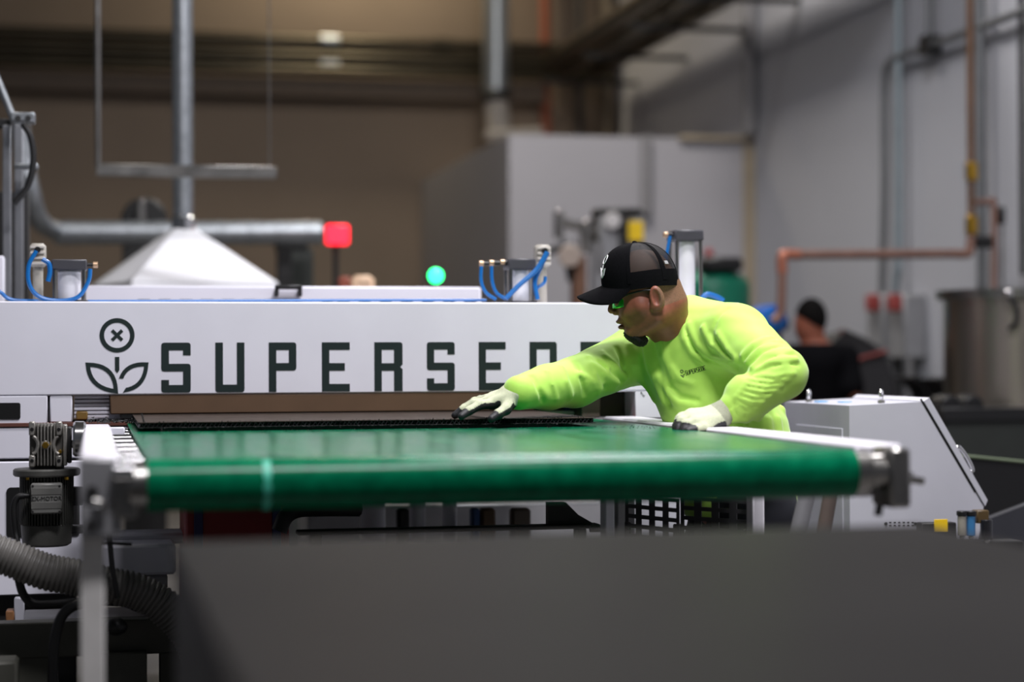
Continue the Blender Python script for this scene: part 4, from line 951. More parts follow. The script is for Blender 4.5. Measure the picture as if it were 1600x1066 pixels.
# white boxes and base beams lower left
low('white_junction_box', 'white box behind the conveyor leg above the ribbed hose', 'box', 158, 275, 853, 5.25, GREYP, .2, PY(200, 900, 5.25)[2])
low('white_upper_box', 'pale ledge above the white box at lower left', 'box', 150, 290, 836, 5.4, GREYP, .15, PY(200, 852, 5.4)[2])
low('grey_lower_box', 'grey box below the white one behind the ribbed hose', 'box', 160, 262, 900, 5.3, LGREY, .2, PY(200, 925, 5.3)[2])
BF = thing('machine_base_frame', 'olive grey steel base beam low at the left', 'frame', (0, 4.9, 0))
a, b_ = PY(-60, 977, 5.0), PY(300, 1020, 5.0); bx('beam', (a[0], 5.0, b_[2]), (b_[0], 5.07, a[2]), OLIVE, BF, c=.004)
a, b_ = PY(30, 950, 5.07), PY(250, 978, 5.07); bx('deck', (a[0], 5.07, b_[2] - .012), (b_[0], 5.5, b_[2] - .002), LGREY, BF)
for px in (-30, 60, 280):
    p = PY(px, 1000, 5.01); bx('foot', (p[0] - .05, 5.01, 0), (p[0] + .03, 5.06, PY(0, 1019, 5.0)[2]), OLIVE, BF)
a, b_ = PY(22, 935, 5.2), PY(38, 972, 5.2); bx('stub_post', (a[0], 5.2, b_[2] - .01), (b_[0], 5.24, a[2]), GREYP, BF)
a, b_ = PY(160, 1022, 4.95), PY(230, 1060, 4.95); bx('drive_box', (a[0], 4.95, 0.05), (b_[0], 5.2, a[2]), OLIVE, BF)
p = PY(182, 972, 4.9); MB().ball(p - V(0, 0, .012), .028, sc=(1, 1, .8)).build('dome_nut', DARKST, BF)
t = tag(bx('wood_offcut', PY(9, 955, 5.2) * V(1, 1, 0) + V(0, 0, PY(9, 978, 5.2)[2]), PY(22, 955, 5.2) + V(0, .06, 0), M('wood', (150, 104, 66), .6)), 'small wooden block behind the base beam at lower left', 'block')
low('lower_white_panel', 'pale panel on the floor under the base beam at lower left', 'panel', 25, 90, 1022, 5.2, GREYP, .1)
low('small_grey_box', 'small olive box on the floor at the lower left corner', 'box', -40, 28, 1035, 4.8, OLIVE, .1)
# small tufts of black crumbs, board on belt
PBT = .9435
YP = 4.9
PB = thing('recycled_board', 'black rough-edged recycled board sliding out of the press onto the belt', 'board', (.72, YP, ZT))
px0, px1 = PY(216, 665, YP)[0], PY(931, 660, YP)[0]
bx('gap_shadow_layer', (px0 + .06, YP + .012, ZT + .0005), (px1 - .10, 6.2, ZT + .0085), M('gap_shadow_black', (12, 12, 13), .4), PB, c=.001)  # black layer stands for shadow, belt reflection and contact gap under the board
z1, z2 = ZT + .009, PBT
bx('lower_skin', (px0, YP, z1), (px1, 6.2, z1 + .002), BLKBRD, PB, c=.0005); bx('upper_skin', (px0, YP, z2 - .002), (px1, 6.2, z2), M('board_skin', (66, 58, 53), .6, var=.2, scale=30, spec=.03), PB, c=.0005)
rng = np.random.RandomState(3)
zz = []; x = px0 + .002; up = False
while x < px1 - .004:
    zz.append((x + rng.uniform(-.001, .001), z2 - .002 if up else z1 + .002)); x += rng.uniform(.004, .007); up = not up
nz_ = len(zz); vs = []
for x, z in zz: vs += [V(x - .0007, YP + .001 + rng.uniform(0, .002), z), V(x - .0007, YP + .12, z), V(x + .0007, YP + .12, z), V(x + .0007, YP + .001, z)]
fs = [(4 * i + k, 4 * i + (k + 1) % 4, 4 * i + 4 + (k + 1) % 4, 4 * i + 4 + k) for i in range(nz_ - 1) for k in range(4)]
stuff(MB().add(vs, fs).build('core', M('core_black', (38, 38, 41), .5), PB, smooth=0))
bx('core_fill', (px0 + .004, YP + .01, z1 + .002), (px1 - .004, 6.15, z2 - .002), BLKBRD, PB, c=.0005)
# loose crumbs
cr = MB()
def crumb(c, s):
    d = rng.normal(size=(4, 3)); d /= np.linalg.norm(d, axis=1)[:, None]
    cr.add([c + s * q for q in d], [(0, 1, 2), (0, 2, 3), (0, 3, 1), (1, 3, 2)])
for _ in range(900): crumb(V(rng.uniform(XL + .02, XR_), YP - abs(rng.normal(0, .09)), ZT + .001), rng.uniform(.0008, .0025))
for _ in range(500): crumb(V(rng.uniform(px0, px1), YP + rng.normal(0, .003), rng.choice([z1, PBT]) + rng.normal(0, .001)), rng.uniform(.001, .003))
for _ in range(220): crumb(V(rng.uniform(-.02, XL + .06), rng.uniform(5.25, 5.45), .932 + abs(rng.normal(0, .003))), rng.uniform(.002, .006))
o = stuff(cr.build('black_crumbs', BLKBRD, smooth=0)); tag(o, 'black plastic crumbs scattered on the belt in front of the board', 'crumbs')
tw = PY(222, 650, YP + .02)
b = MB().tube(spline([PY(215, 662, YP + .01), PY(224, 661, YP + .01), PY(223, 652, YP + .01), PY(221, 646, YP + .01)], 4), .0022, 6)
o = b.build('curled_scrap', BLKBRD, None); tag(o, 'small curled black scrap standing on the board\'s left corner', 'scrap')
MB().ball(PY(221, 645, YP + .01), .005, 8).build('tip', BLKBRD, None) if False else None

# ================================================================== FOREGROUND BLOCK
zk = .84
A_, B_ = PZ(265, 837, zk), PZ(1481, 828, zk); yb = (A_[1] + B_[1]) / 2
WT = thing('grey_slab', 'large dark grey flat-topped block in the foreground before the conveyor', 'slab', ((A_[0] + B_[0]) / 2, 1.9, 0))
MB().box((A_[0], .75, zk - .022), (B_[0], yb, zk), .004).build('top_sheet', BOARD, WT)
bx('body', (A_[0] + .004, .76, .12), (B_[0] - .004, yb - .004, zk - .023), M('slab_side', (30, 30, 32), .6), WT)
for x in (A_[0] + .1, B_[0] - .2):
    for y in (.9, yb - .2): bx('foot', (x, y, 0), (x + .1, y + .1, .12), DARKST, WT)
# ================================================================== THE WORKER
sed_fix = None
WK = thing('person', 'worker in a neon yellow shirt, black cap and gloves leaning over the belt', 'person', (1.74, 5.05, 0))
AX3 = np.stack([CR, CU, -FW])
DH = 5.17
PM = F / DH
def H(x, y, s=0.): return P(x, y, DH) + s * (-FW)
# joints
shL, elL, wrL = P(1150, 527, 5.13), P(1221, 584, 4.90), P(1127, 650, 4.87)
shR, elR, wrR = P(1001, 551, 5.40), P(899, 597, 5.20), P(810, 614, 5.02)
chest, belly, pelv = P(1080, 566, 5.29), P(1143, 690, 5.25), P(1160, 775, 5.24)
neck0, neck1 = H(1031, 484), P(1057, 524, 5.25)
knees = [V(1.70, 4.93, .42), V(1.70, 5.30, .42)]; ank = [V(1.79, 4.90, .09), V(1.80, 5.34, .09)]
hips = [pelv + V(.0, -.09, -.03), pelv + V(.0, .10, -.03)]

def head(p):
    d = ell(p, H(1004, 442), AX3, (.088, .090, .075))
    d = smin(d, ell(p, H(996, 477), AX3, (.054, .074, .060)), .025)
    for s in (-1, 1):
        d = smin(d, cone(p, H(1022, 492, s * .048), H(991, 518, s * .014), .027, .023), .02)
        d = smin(d, cone(p, H(983, 487, s * .030), H(1000, 480, s * .050), .025, .03), .018)
        d = smin(d, cone(p, H(960, 463, s * .012), H(966, 461, s * .040), .0095, .011), .008)
        d = smin(d, ell(p, H(962.5, 488, s * .0115), AX3, (.0105, .0085, .0085)), .004)
        d = smax(d, -ell(p, H(958.5, 474, s * .033), AX3, (.009, .009, .015)), .008)
        d = smin(d, ell(p, H(966, 474, s * .031), AX3, (.0125, .0125, .0125)), .003)
        ea = np.stack([unit(CR + .25 * CU), unit(CU - .25 * CR), -FW])
        e = ell(p, H(1023, 467, s * .083), ea, (.0195, .034, .012))
        e = smin(e, ell(p, H(1018, 481, s * .079), AX3, (.010, .012, .009)), .008)
        e = smax(e, -ell(p, H(1020.5, 466, s * .096), ea, (.0120, .024, .0115)), .003)
        e = smin(e, cone(p, H(1016, 467, s * .080), H(1016, 474, s * .084), .006, .005), .003)
        d = smin(d, e, .005)
    d = smin(d, cone(p, H(959, 466), H(955.8, 484), .0082, .0112), .0065)
    d = smin(d, cone(p, H(970.5, 501, -.014), H(970.5, 501, .014), .0095, .0095), .006)
    d = smin(d, ell(p, H(967.6, 503), AX3, (.0095, .0055, .017)), .003)
    d = smin(d, ell(p, H(971.5, 511.5), AX3, (.0105, .0062, .016)), .003)
    d = smin(d, ell(p, H(990, 520), AX3, (.021, .018, .023)), .008)
    d = smax(d, -cone(p, H(963, 507.3, -.024), H(963, 507.3, .024), .0022, .0022), .002)
    # smile fold beside the mouth
    d = smax(d, -cone(p, H(968, 495, .030), H(981, 513, .034), .0022, .0018), .004)
    return d
def arms(p, sh, el, wr, r):
    return chain(p, [sh, el, wr], r, .02)
def body(p):
    d = head(p)
    d = smin(d, cone(p, neck0, neck1, .060, .068), .03)
    d = smin(d, cone(p, H(1042, 450), H(1048, 472), .040, .046), .02)
    t = smin(cone(p, shL, shR, .055, .055), cone(p, chest, belly, .105, .12), .05)
    t = smin(t, cone(p, belly, pelv, .12, .13), .05)
    d = smin(d, t, .03)
    d = smin(d, arms(p, shL, elL, wrL, (.05, .042, .030)), .03)
    d = smin(d, arms(p, shR, elR, wrR, (.05, .042, .030)), .03)
    for h_, k, a in zip(hips, knees, ank): d = smin(d, chain(p, [h_, k, a, a + V(-.10, 0, -.055)], [.08, .058, .034, .018], .02), .03)
    for wv, tip in ((wrL, P(1082, 663, 4.84)), (wrR, P(770, 632, 5.05))): d = smin(d, cone(p, wv, wv * .4 + tip * .6, .027, .013), .01)
    return d
vs, fs = sdf_mesh(body, (.9, 4.4, .0), (2.15, 5.75, 1.46), .0068)
# finer head, welded in place of the coarse one below the collar line
hv, hf = sdf_mesh(body, H(1008, 450) - .17, H(1008, 450) + .17, .0030)
cut_lo, cut_hi = H(1008, 450) - .155, H(1008, 450) + .155
inb = lambda q: ((q > cut_lo) & (q < cut_hi)).all(1) & ((q - H(1052, 500)) @ unit(V(*(-CR * .75 + CU))) > 0)
kc = ~inb(vs[fs].mean(1)); kh = inb(hv[hf].mean(1)) | (((hv[hf].mean(1) - H(1052, 500)) @ unit(-CR * .75 + CU) > -.012) & ((hv[hf].mean(1) > cut_lo - .01) & (hv[hf].mean(1) < cut_hi + .01)).all(1))
fa = np.concatenate([fs[kc], hf[kh] + len(vs)]); va = np.concatenate([vs, hv])
used = np.unique(fa); mp = np.full(len(va), -1); mp[used] = np.arange(len(used)); va = va[used]; fa = mp[fa]
fc = va[fa].mean(1)
st = ((fc - H(1025, 456)) @ unit(CR * 1.0 + CU * .10) > -.002) & ((fc - H(1030, 468)) @ unit(CU * 1 + CR * -.35) > -.02) & ((fc - H(1008, 450)) @ CU > -.06) | ((fc - H(1008, 436)) @ CU > .012)
lip = (np.linalg.norm((fc - H(968, 507)) * 1.0, axis=1) < .024) & (ell(fc, H(968, 507.5), AX3, (.016, .012, .020)) < 0)
LIPS = M('lips', (130, 74, 64), .45)
link_mesh('body', va, fa, SKIN, WK, smooth=180, mats=[SKIN, HAIRY, LIPS], midx=np.where(st, 1, np.where(lip, 2, 0)))

# ---- shirt
def sh_base(p):
    d = smin(cone(p, shL, shR, .080, .076), cone(p, chest, belly, .138, .150), .06)
    d = smin(d, cone(p, P(1078, 500, 5.27), P(1130, 520, 5.19), .066, .075), .05)
    d = smin(d, cone(p, neck1 + V(0, 0, -.01), chest, .070, .10), .04)
    d = smin(d, cone(p, belly, P(1160, 812, 5.24), .150, .158), .05)
    d = smin(d, chain(p, [shL, elL], (.084, .067), .02), .035)
    d = smin(d, chain(p, [elL, elL * .45 + wrL * .55, wrL + (elL - wrL) * .20], (.066, .058, .040), .02), .010)
    e2 = elR * .5 + wrR * .5
    d = smin(d, chain(p, [shR, elR, e2, wrR + (elR - wrR) * .02], (.080, .066, .058, .046), .02), .035)
    return d
def surf(x, y, d0=4.6): return trace(sh_base, x, y, d0)
# fold lines laid over the cloth: raised (+) and sunken (-)
FOLDS = []
def fold(pts, r, sg=1):
    FOLDS.append(([surf(x, y) for x, y in pts], r, sg))
# creases falling from the collar across the chest to the near armpit
fold([(1066, 500), (1070, 530), (1082, 552), (1103, 566)], .010)
fold([(1076, 508), (1090, 540), (1112, 558), (1140, 568)], .009)
fold([(1071, 505), (1078, 536), (1094, 558), (1122, 570)], .006, -1)
fold([(1098, 512), (1110, 538), (1130, 556), (1150, 566)], .008)
fold([(1110, 520), (1128, 546), (1146, 562)], .006, -1)
fold([(1122, 522), (1136, 545), (1150, 560)], .008)
fold([(1008, 535), (1012, 560), (1022, 590), (1036, 625)], .011)
fold([(1020, 538), (1026, 565), (1034, 595), (1046, 630)], .009, -1)
fold([(1034, 536), (1040, 560), (1052, 590)], .009)
fold([(985, 540), (992, 570), (1004, 598), (1022, 625)], .009)
fold([(1030, 590), (1044, 615), (1062, 632), (1086, 636)], .013)
fold([(1050, 575), (1062, 592), (1082, 600)], .008)
fold([(1046, 605), (1062, 620), (1090, 626)], .007, -1)
fold([(1150, 575), (1165, 580), (1172, 583)], .012, -1)
# seam of the set-in sleeve
fold([(1138, 481), (1120, 500), (1112, 520), (1116, 545), (1136, 565)], .0045, -1)
# upper arm folds bunching into the elbow crook
for k, (a, b, c) in enumerate((((1160, 556), (1178, 538), (1205, 528)), ((1168, 566), (1186, 545), (1218, 534)), ((1174, 574), (1195, 555), (1236, 548)), ((1176, 580), (1200, 566), (1244, 562)))):
    fold([a, b, c], .008); fold([(a[0] + 4, a[1] + 5), (b[0] + 5, b[1] + 6), (c[0] + 3, c[1] + 7)], .0055, -1)
# forearm rings
for k in range(8):
    t = k / 7; x0, y0 = 1176 - 36 * t, 586 + 48 * t; x1, y1 = 1246 - 66 * t, 584 + 62 * t
    xm, ym = (x0 + x1) / 2, (y0 + y1) / 2 + 4
    if k < 6: fold([(x0, y0), (xm, ym), (x1 - 6, y1)], .0068 - .0012 * t)
    fold([(x0 + 3, y0 + 5), (xm - 3, ym + 5), (x1 - 16, y1 + 4)], .0048, -1)
for k in range(3): fold([(1136 + 8 * k, 646 - 5 * k), (1142 + 9 * k, 658 - 4 * k), (1150 + 10 * k, 668 - 3 * k)], .006)
# far sleeve
for k in range(7):
    x = 838 + k * 22; fold([(x - 6, 588 - k * 7.5), (x + 3, 606 - k * 5), (x + 10, 628 - k * 3.5)], .006 if k % 2 else .008, 1 if k % 3 else -1)
fold([(905, 585), (925, 596), (940, 606)], .009); fold([(925, 570), (945, 585), (965, 598)], .010); fold([(945, 556), (965, 575), (978, 592)], .008)
fold([(915, 592), (934, 602), (950, 607)], .006, -1); fold([(936, 566), (956, 584), (972, 597)], .006, -1)
# loose cloth below the elbow
for x in (1165, 1185, 1200, 1216): fold([(x, 655), (x + 4, 680), (x + 6, 720)], .010)
fold([(1222, 640), (1234, 665), (1244, 700)], .012)
NPL = unit(-.845 * CR + .53 * CU - .11 * FW)
def shirt(p):
    d = sh_base(p)
    for pts, r, sg in FOLDS:
        cc = sum(pts) / len(pts); ext = max(np.linalg.norm(q - cc) for q in pts) + .035
        near = np.abs(p - cc).max(1) < ext
        if not near.any(): continue
        q = p[near]; dd = None
        for i in range(len(pts) - 1):
            c = cone(q, pts[i], pts[i + 1], 0, 0); dd = c if dd is None else np.minimum(dd, c)
        wgt = np.exp(-(dd / (r * .95)) ** 2)
        d[near] -= sg * 1.35 * r * wgt
    # soft irregular drape
    d += .0016 * np.sin(p[:, 0] * 46 + 3 * np.sin(p[:, 2] * 31)) * np.sin(p[:, 1] * 39 + p[:, 2] * 27)
    # neckline, hem, cuffs
    hole = np.maximum((P(1040, 496, 5.20) - p) @ NPL, cone(p, H(1024, 462), P(1055, 515, 5.26), .090, .088))
    d = smax(d, -hole, .006)
    d = smax(d, (P(1160, 806, 5.24)[2] - p[:, 2]), .008)
    return d
sv, sf = sdf_mesh(shirt, (1.0, 4.38, .64), (2.15, 5.72, 1.34), .0042)
# laplacian polish
def relax(v, f, it=1, k=.5):
    for _ in range(it):
        acc = np.zeros_like(v); c = np.zeros(len(v))
        for a, b in ((0, 1), (1, 2), (2, 3), (3, 0)):
            np.add.at(acc, f[:, a], v[f[:, b]]); np.add.at(acc, f[:, b], v[f[:, a]]); np.add.at(c, f[:, a], 1); np.add.at(c, f[:, b], 1)
        v = v + k * (acc / c[:, None] - v)
    return v
sv = relax(sv, sf, 2)
SH_ = link_mesh('shirt', sv, sf, SHIRT, WK, smooth=180)
# printed chest logo laid onto the cloth
def onto(x, y): q = trace(shirt, x, y, 4.6); return q + unit(CC - q) * .0006
ca, sa = cos(radians(-15)), sin(radians(-15))
def lg(u_, v_): return onto(1081 + .46 * (u_ * ca - v_ * sa) * 1.0, 580.5 + .46 * (u_ * sa + v_ * ca) * 1.0)
LB = MB()
strokes = {'S': [(4, -6), (-4, -6), (-4, 0), (4, 0), (4, 6), (-4, 6)], 'U': [(-4, -6), (-4, 6), (4, 6), (4, -6)], 'P': [(-4, 6), (-4, -6), (4, -6), (4, 0), (-4, 0)], 'E': [(4, -6), (-4, -6), (-4, 6), (4, 6)], 'R': [(-4, 6), (-4, -6), (4, -6), (4, 0), (-4, 0), (4, 6)], 'D': [(-4, -6), (4, -6), (4, 6), (-4, 6), (-4, -6)]}
LOGO = []
for i, ch in enumerate('SUPERSEDE'):
    ox = -20 + i * 8.0
    LOGO.append([lg(ox + .66 * x, 1.15 * y) for x, y in strokes[ch]])
    if ch == 'E': LOGO.append([lg(ox - 2.6, 0), lg(ox + 1.8, 0)])
LOGO.append([lg(-33 + 5 * cos(a_), -9 + 5 * sin(a_)) for a_ in np.linspace(0, 2 * pi, 9)])
LOGO.append([lg(-33, 12), lg(-40, 2), lg(-34, 6), lg(-33, 12), lg(-26, 2), lg(-33, 5)])
for pl_ in LOGO: LB.tube(pl_, .00075, 4)
stuff(LB.build('chest_logo', INK, SH_))

# ---- trousers, boots
def trousers(p):
    d = cone(p, hips[0], hips[1], .115, .115)
    for h_, k, a in zip(hips, knees, ank): d = smin(d, chain(p, [h_, k, a + V(0, 0, .02)], [.105, .075, .06], .02), .03)
    return smax(d, .08 - p[:, 2], .01)
tv, tf = sdf_mesh(trousers, (1.5, 4.7, 0), (2.05, 5.6, .9), .009); link_mesh('trousers', tv, tf, DENIM, WK, smooth=180)
for a in ank:
    f_ = lambda p, a=a: smax(smin(cone(p, a + V(.03, 0, -.03), a + V(-.15, 0, -.045), .054, .046), cone(p, a + V(0, 0, .06), a + V(0, 0, -.03), .05, .05), .03), .002 - p[:, 2], .004)
    bv, bf = sdf_mesh(f_, a - V(.28, .13, .1), a + V(.16, .13, .18), .007); link_mesh('boot', bv, bf, BLACK, WK, smooth=180)

# ---- gloves
def glove(name, wr, knuck, fing, thumb, nrm, wrist_dir, arm_dir, lab, rooth, cend, cst):
    """knuck: 4 knuckle points, fing: list of chains, thumb: chain; nrm: back-of-hand normal"""
    kc_ = sum(knuck) / 4
    def fn(p):
        d = None
        for k in knuck:
            c = cone(p, wr + (k - kc_) * .62, k, .0215, .0165); d = c if d is None else smin(d, c, .014)
        d = smin(d, cone(p, wr - arm_dir * cend, wr + wrist_dir * .01, .0335, .030), .018)
        for ch in fing: d = smin(d, chain(p, ch, [.0142, .0128, .0115, .0098][:len(ch)], .005), .0045)
        d = smin(d, chain(p, thumb, [.020, .0145, .0125, .010][:len(thumb)], .006), .009)
        return d
    allp = np.array([q for ch in fing for q in ch] + list(thumb) + [wr - arm_dir * .05, wr])
    lo, hi = allp.min(0) - .05, allp.max(0) + .05
    v, f = sdf_mesh(fn, lo, hi, .0024)
    c = v[f].mean(1); e1 = v[f[:, 1]] - v[f[:, 0]]; e2 = v[f[:, 3]] - v[f[:, 0]]
    nn = np.cross(e1, e2); nn /= np.linalg.norm(nn, axis=1)[:, None] + 1e-12
    facing = nn @ nrm
    tips = np.min([np.linalg.norm(c - ch[-1], axis=1) for ch in fing + [list(thumb)]], 0)
    along = (c - wr) @ wrist_dir
    mi = np.where((facing < rooth) & (along > .0), 1, 0); mi = np.where((tips < .024) & (along > .02), 1, mi)
    mi = np.where((c - wr) @ arm_dir < cst, 2, mi)
    return link_mesh(name, v, f, GLOVE, WK, lab, 180, mats=[GLOVE, COATED, CUFF], midx=mi)
# right hand, flat on the board
zp = PBT + .009
tipsR = [PZ(721, 650.5, zp), PZ(711, 649, zp), PZ(714, 646.5, zp), PZ(725, 644, zp)]
knR = [P(769, 631, 5.00), P(762, 628.5, 5.03), P(763, 625, 5.055), P(770, 621.5, 5.08)]
fR = []
for k, t in zip(knR, tipsR):
    fR.append([k, k + (t - k) * .42 + V(0, 0, .010), k + (t - k) * .74 + V(0, 0, .006), t])
thR = [P(798, 627, 5.00), P(790, 640, 4.965), P(779, 647, 4.945), P(768, 654.5, 4.93)]
wR = P(806, 615, 5.025)
glove('glove', wR, knR, fR, thR, unit(CU * 1.0 - FW * .10 - CR * .30), unit(sum(knR) / 4 - wR), unit(wrR - elR), 'pale knit glove with black palm, flat on the board', .22, .012, -.002)
# left hand, leaning on the rail
zr2 = ZT + .006
wL = P(1124, 651, 4.87); knL = [P(1087, 661, 4.80), P(1080, 654, 4.825), P(1077, 650, 4.85), P(1080, 648, 4.88)]
tL = [P(1068, 675, 4.78), P(1059, 673, 4.80), P(1056, 670, 4.825), P(1058, 666, 4.86)]
fL = []
for k, t in zip(knL, tL):
    fL.append([k, k + (t - k) * .45 + CR * -.008 + CU * .006, k + (t - k) * .8 + CR * -.004, t])
thL = [P(1112, 662, 4.83), P(1098, 670, 4.79), P(1088, 672, 4.775), P(1076, 674, 4.765)]
glove('glove', wL, knL, fL, thL, unit(CU * 1.0 + FW * -.35), unit(sum(knL) / 4 - wL), unit(wrL - elL), 'pale knit glove with black palm, leaning on the rail', .16, .045, .004)

# ---- cap
CAP = link_mesh('cap', np.array([H(1000, 384.5) + q for q in V(0, 0, 0) + .004 * np.array([(1, 0, 0), (0, 1, 0), (-1, 0, 0), (0, -1, 0), (0, 0, 1), (0, 0, -1.)])]), [(0, 1, 4), (1, 2, 4), (2, 3, 4), (3, 0, 4), (1, 0, 5), (2, 1, 5), (3, 2, 5), (0, 3, 5)], CLOTHB, WK, smooth=180)
cx_, cy_ = unit(-CR * cos(.06) - CU * sin(.06)), unit(CU * cos(.06) - CR * sin(.06)); cz_ = -FW     # forward, up, toward the camera
CA, CB_, CH_ = .1035, .087, .112
CO = H(1000, 444)
NE = 2.4
def crown(phi, t, off=0.):
    e = t * pi / 2; h = sin(e) ** (2 / NE); rr = cos(e) ** (2 / NE)
    top = V(0, 0, 0)
    x = (CA + off) * rr * cos(phi) - .0 * h; z = (CB_ + off) * rr * sin(phi)
    dip = .010 * abs(sin(phi)) * max(0, cos(phi) + .4) * (1 - t)
    return CO + x * cx_ + ((CH_ + off) * h - dip) * cy_ + z * cz_ + .008 * h * (cx_ * 1)
def patch(name, p0, p1, t0, t1, mat, off=0., nu=24, nv=14, th=.0018):
    vs = []
    for s in (off, off - th):
        for i in range(nu + 1):
            for j in range(nv + 1): vs.append(crown(p0 + (p1 - p0) * i / nu, t0 + (t1 - t0) * j / nv, s))
    g = lambda s, i, j: s * (nu + 1) * (nv + 1) + i * (nv + 1) + j
    fs = []
    for i in range(nu):
        for j in range(nv):
            fs.append((g(0, i, j), g(0, i + 1, j), g(0, i + 1, j + 1), g(0, i, j + 1))); fs.append((g(1, i, j), g(1, i, j + 1), g(1, i + 1, j + 1), g(1, i + 1, j)))
    for i in range(nu):
        fs.append((g(0, i + 1, 0), g(0, i, 0), g(1, i, 0), g(1, i + 1, 0))); fs.append((g(0, i, nv), g(0, i + 1, nv), g(1, i + 1, nv), g(1, i, nv)))
    for j in range(nv):
        fs.append((g(0, 0, j), g(0, 0, j + 1), g(1, 0, j + 1), g(1, 0, j))); fs.append((g(0, nu, j + 1), g(0, nu, j), g(1, nu, j), g(1, nu, j + 1)))
    return link_mesh(name, vs, fs, mat, CAP, smooth=60)
fa_ = radians(72)
patch('front_panel', -fa_, fa_, -.02, .995, CLOTHB, nu=36)
patch('mesh_panel', fa_, radians(128), .12, .99, MESHB); patch('mesh_panel', radians(128), pi, .12, .99, MESHB)
patch('mesh_panel', pi, radians(232), .12, .99, MESHB); patch('mesh_panel', radians(232), 2 * pi - fa_, .12, .99, MESHB)
patch('band', fa_, 2 * pi - fa_, -.04, .16, CLOTHB, off=.0006, nu=40, nv=4)
for a_, w_ in ((fa_, .05), (radians(128), .075), (pi, .05), (radians(232), .075), (2 * pi - fa_, .05)):
    patch('seam_tape', a_ - w_, a_ + w_, .02, .985, CLOTHB, off=.0014, nu=4)
# brim
vs = []; nu, nv = 28, 10
for s in (0, 1):
    for i in range(nu + 1):
        phi = -fa_ + 2 * fa_ * i / nu
        b0_ = crown(phi, 0.0, .0)
        q = phi / fa_
        ext = .068 * max(0, 1 - abs(q) ** 2.6) ** .55
        lat = CB_ * sin(phi)
        for j in range(nv + 1):
            v_ = j / nv; fwd_ = ext * v_
            drop = .36 * fwd_ + 2.2 * lat * lat * (.35 + v_) * 1.25 * (1 if ext > 0 else 0) + .010 * v_ * q * q
            vs.append(b0_ + cx_ * fwd_ - cy_ * (drop + .002 * s) + cy_ * .002)
g = lambda s, i, j: s * (nu + 1) * (nv + 1) + i * (nv + 1) + j
fs = []
for i in range(nu):
    for j in range(nv): fs += [(g(0, i, j), g(0, i, j + 1), g(0, i + 1, j + 1), g(0, i + 1, j)), (g(1, i, j), g(1, i + 1, j), g(1, i + 1, j + 1), g(1, i, j + 1))]
    fs += [(g(0, i, nv), g(1, i, nv), g(1, i + 1, nv), g(0, i + 1, nv)), (g(0, i + 1, 0), g(1, i + 1, 0), g(1, i, 0), g(0, i, 0))]
link_mesh('brim', vs, fs, CLOTHB, CAP, smooth=60)
MB().ball(crown(0, 1.0) + cy_ * .001, .007, 12, (1, 1, .6)).build('button', CLOTHB, CAP)
# white emblem on the front panel (flower: ring, cross bar, two leaves)
def cl(u_, h): return crown(u_ / CB_, .0 + h, .0022)
ring_ = [cl(.024 + .009 * cos(a_), .40 + .085 * sin(a_)) for a_ in np.linspace(0, 2 * pi, 17)]
stuff(MB().tube(ring_, .0014, 6).build('logo_ring', WHT, CAP))
for sg in (-1, 1):
    lp = [cl(.024 + sg * u_, h * .72) for u_, h in ((0, .14), (.010, .20), (.014, .34), (.006, .28), (.001, .18), (0, .14))]
    MB().tube(lp, .0016, 6).build('logo_leaf', WHT, CAP)
MB().tube([cl(.024, .22), cl(.024, .30)], .0016, 6).build('logo_stem', WHT, CAP)
patch('side_tag', radians(134), radians(142), .23, .285, M('tag_grey', (170, 170, 172), .7), off=.0028, nu=4, nv=3)
patch('snap_strap', radians(165), radians(195), -.04, .10, BLACK, off=.002, nu=8, nv=3)

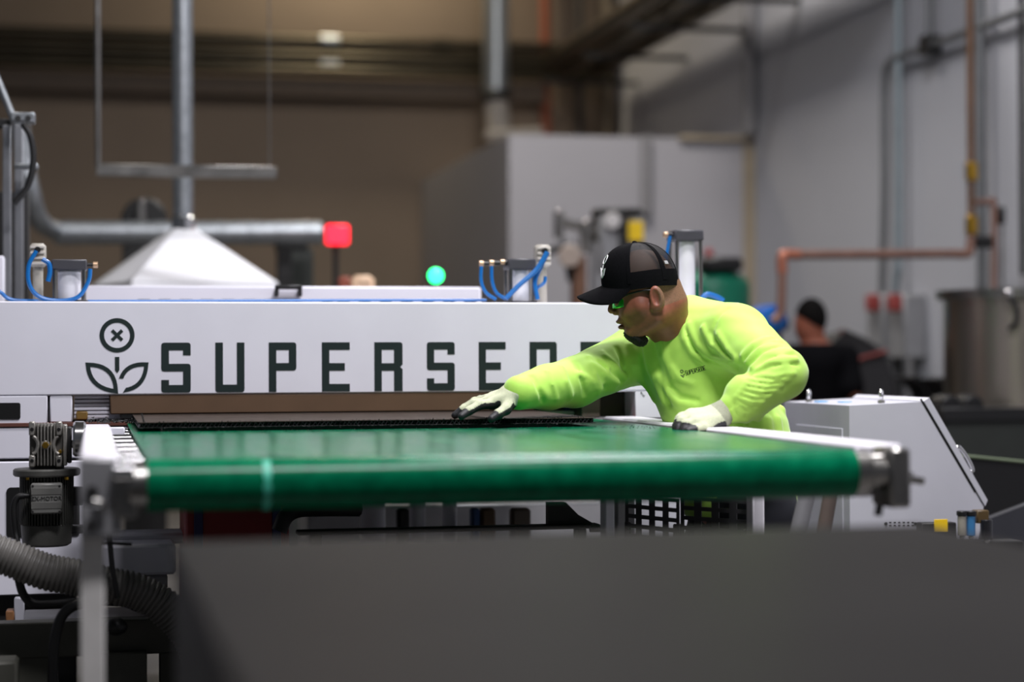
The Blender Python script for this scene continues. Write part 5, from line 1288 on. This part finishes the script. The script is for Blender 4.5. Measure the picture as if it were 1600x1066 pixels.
# ---- safety glasses
GL = M('green_mirror_lens', (60, 210, 70), .08, .6, spec=.8)
def lens(sg):
    vs = []
    for s in (0, .0018):
        for i in range(11):
            for j in range(9):
                a_ = -.15 + 1.25 * i / 10; vv = -1 + 2 * j / 8
                hh = .0165 * (1 - .25 * (i / 10) ** 2) * (1 - .1 * abs(vv))
                o_ = H(961, 474.5) + cx_ * ((.016 + .002 - s) * cos(a_) - .008 - .006 * (i / 10)) + sg * cz_ * (.010 + .046 * sin(max(a_, -.1)) + .0) - CU * (-vv * hh * -1)
                vs.append(o_ - cx_ * .02 * (sin(max(a_, 0)) ** 3))
    g = lambda s, i, j: s * 99 + i * 9 + j
    fs = []
    for i in range(10):
        for j in range(8):
            fs += [(g(0, i, j), g(0, i + 1, j), g(0, i + 1, j + 1), g(0, i, j + 1)), (g(1, i, j), g(1, i, j + 1), g(1, i + 1, j + 1), g(1, i + 1, j))]
        fs += [(g(0, i + 1, 0), g(0, i, 0), g(1, i, 0), g(1, i + 1, 0)), (g(0, i, 8), g(0, i + 1, 8), g(1, i + 1, 8), g(1, i, 8))]
    for j in range(8): fs += [(g(0, 0, j), g(0, 0, j + 1), g(1, 0, j + 1), g(1, 0, j)), (g(0, 10, j + 1), g(0, 10, j), g(1, 10, j), g(1, 10, j + 1))]
    return vs, fs
GS = None
for sg in (1, -1):
    v_, f_ = lens(sg)
    o = link_mesh('safety_glasses' if GS is None else 'lens', v_, f_, GL, WK if GS is None else GS, smooth=180)
    if GS is None: GS = o
for sg in (1, -1):
    tb('temple_arm', [H(972, 464, sg * .060), H(985, 459, sg * .074), H(1005, 455, sg * .083), H(1022, 456, sg * .084)], .0022, BLACK, GS)
tb('nose_bridge', [H(956.5, 471, -.012), H(954.5, 470, 0), H(956.5, 471, .012)], .002, BLACK, GS)

# ---- goatee
def goat(p):
    d = smin(ell(p, H(993, 527.5), np.stack([unit(CR - .42 * CU), unit(CU + .42 * CR), -FW]), (.034, .0165, .033)), ell(p, H(1001, 533), AX3, (.017, .0145, .022)), .010)
    d += .0018 * np.sin(p[:, 0] * 700) * np.sin(p[:, 2] * 640 + p[:, 1] * 300)
    return d
gv, gf = sdf_mesh(goat, H(992, 528) - .06, H(992, 528) + .06, .0024); link_mesh('goatee', gv, gf, BEARD, WK, smooth=180)
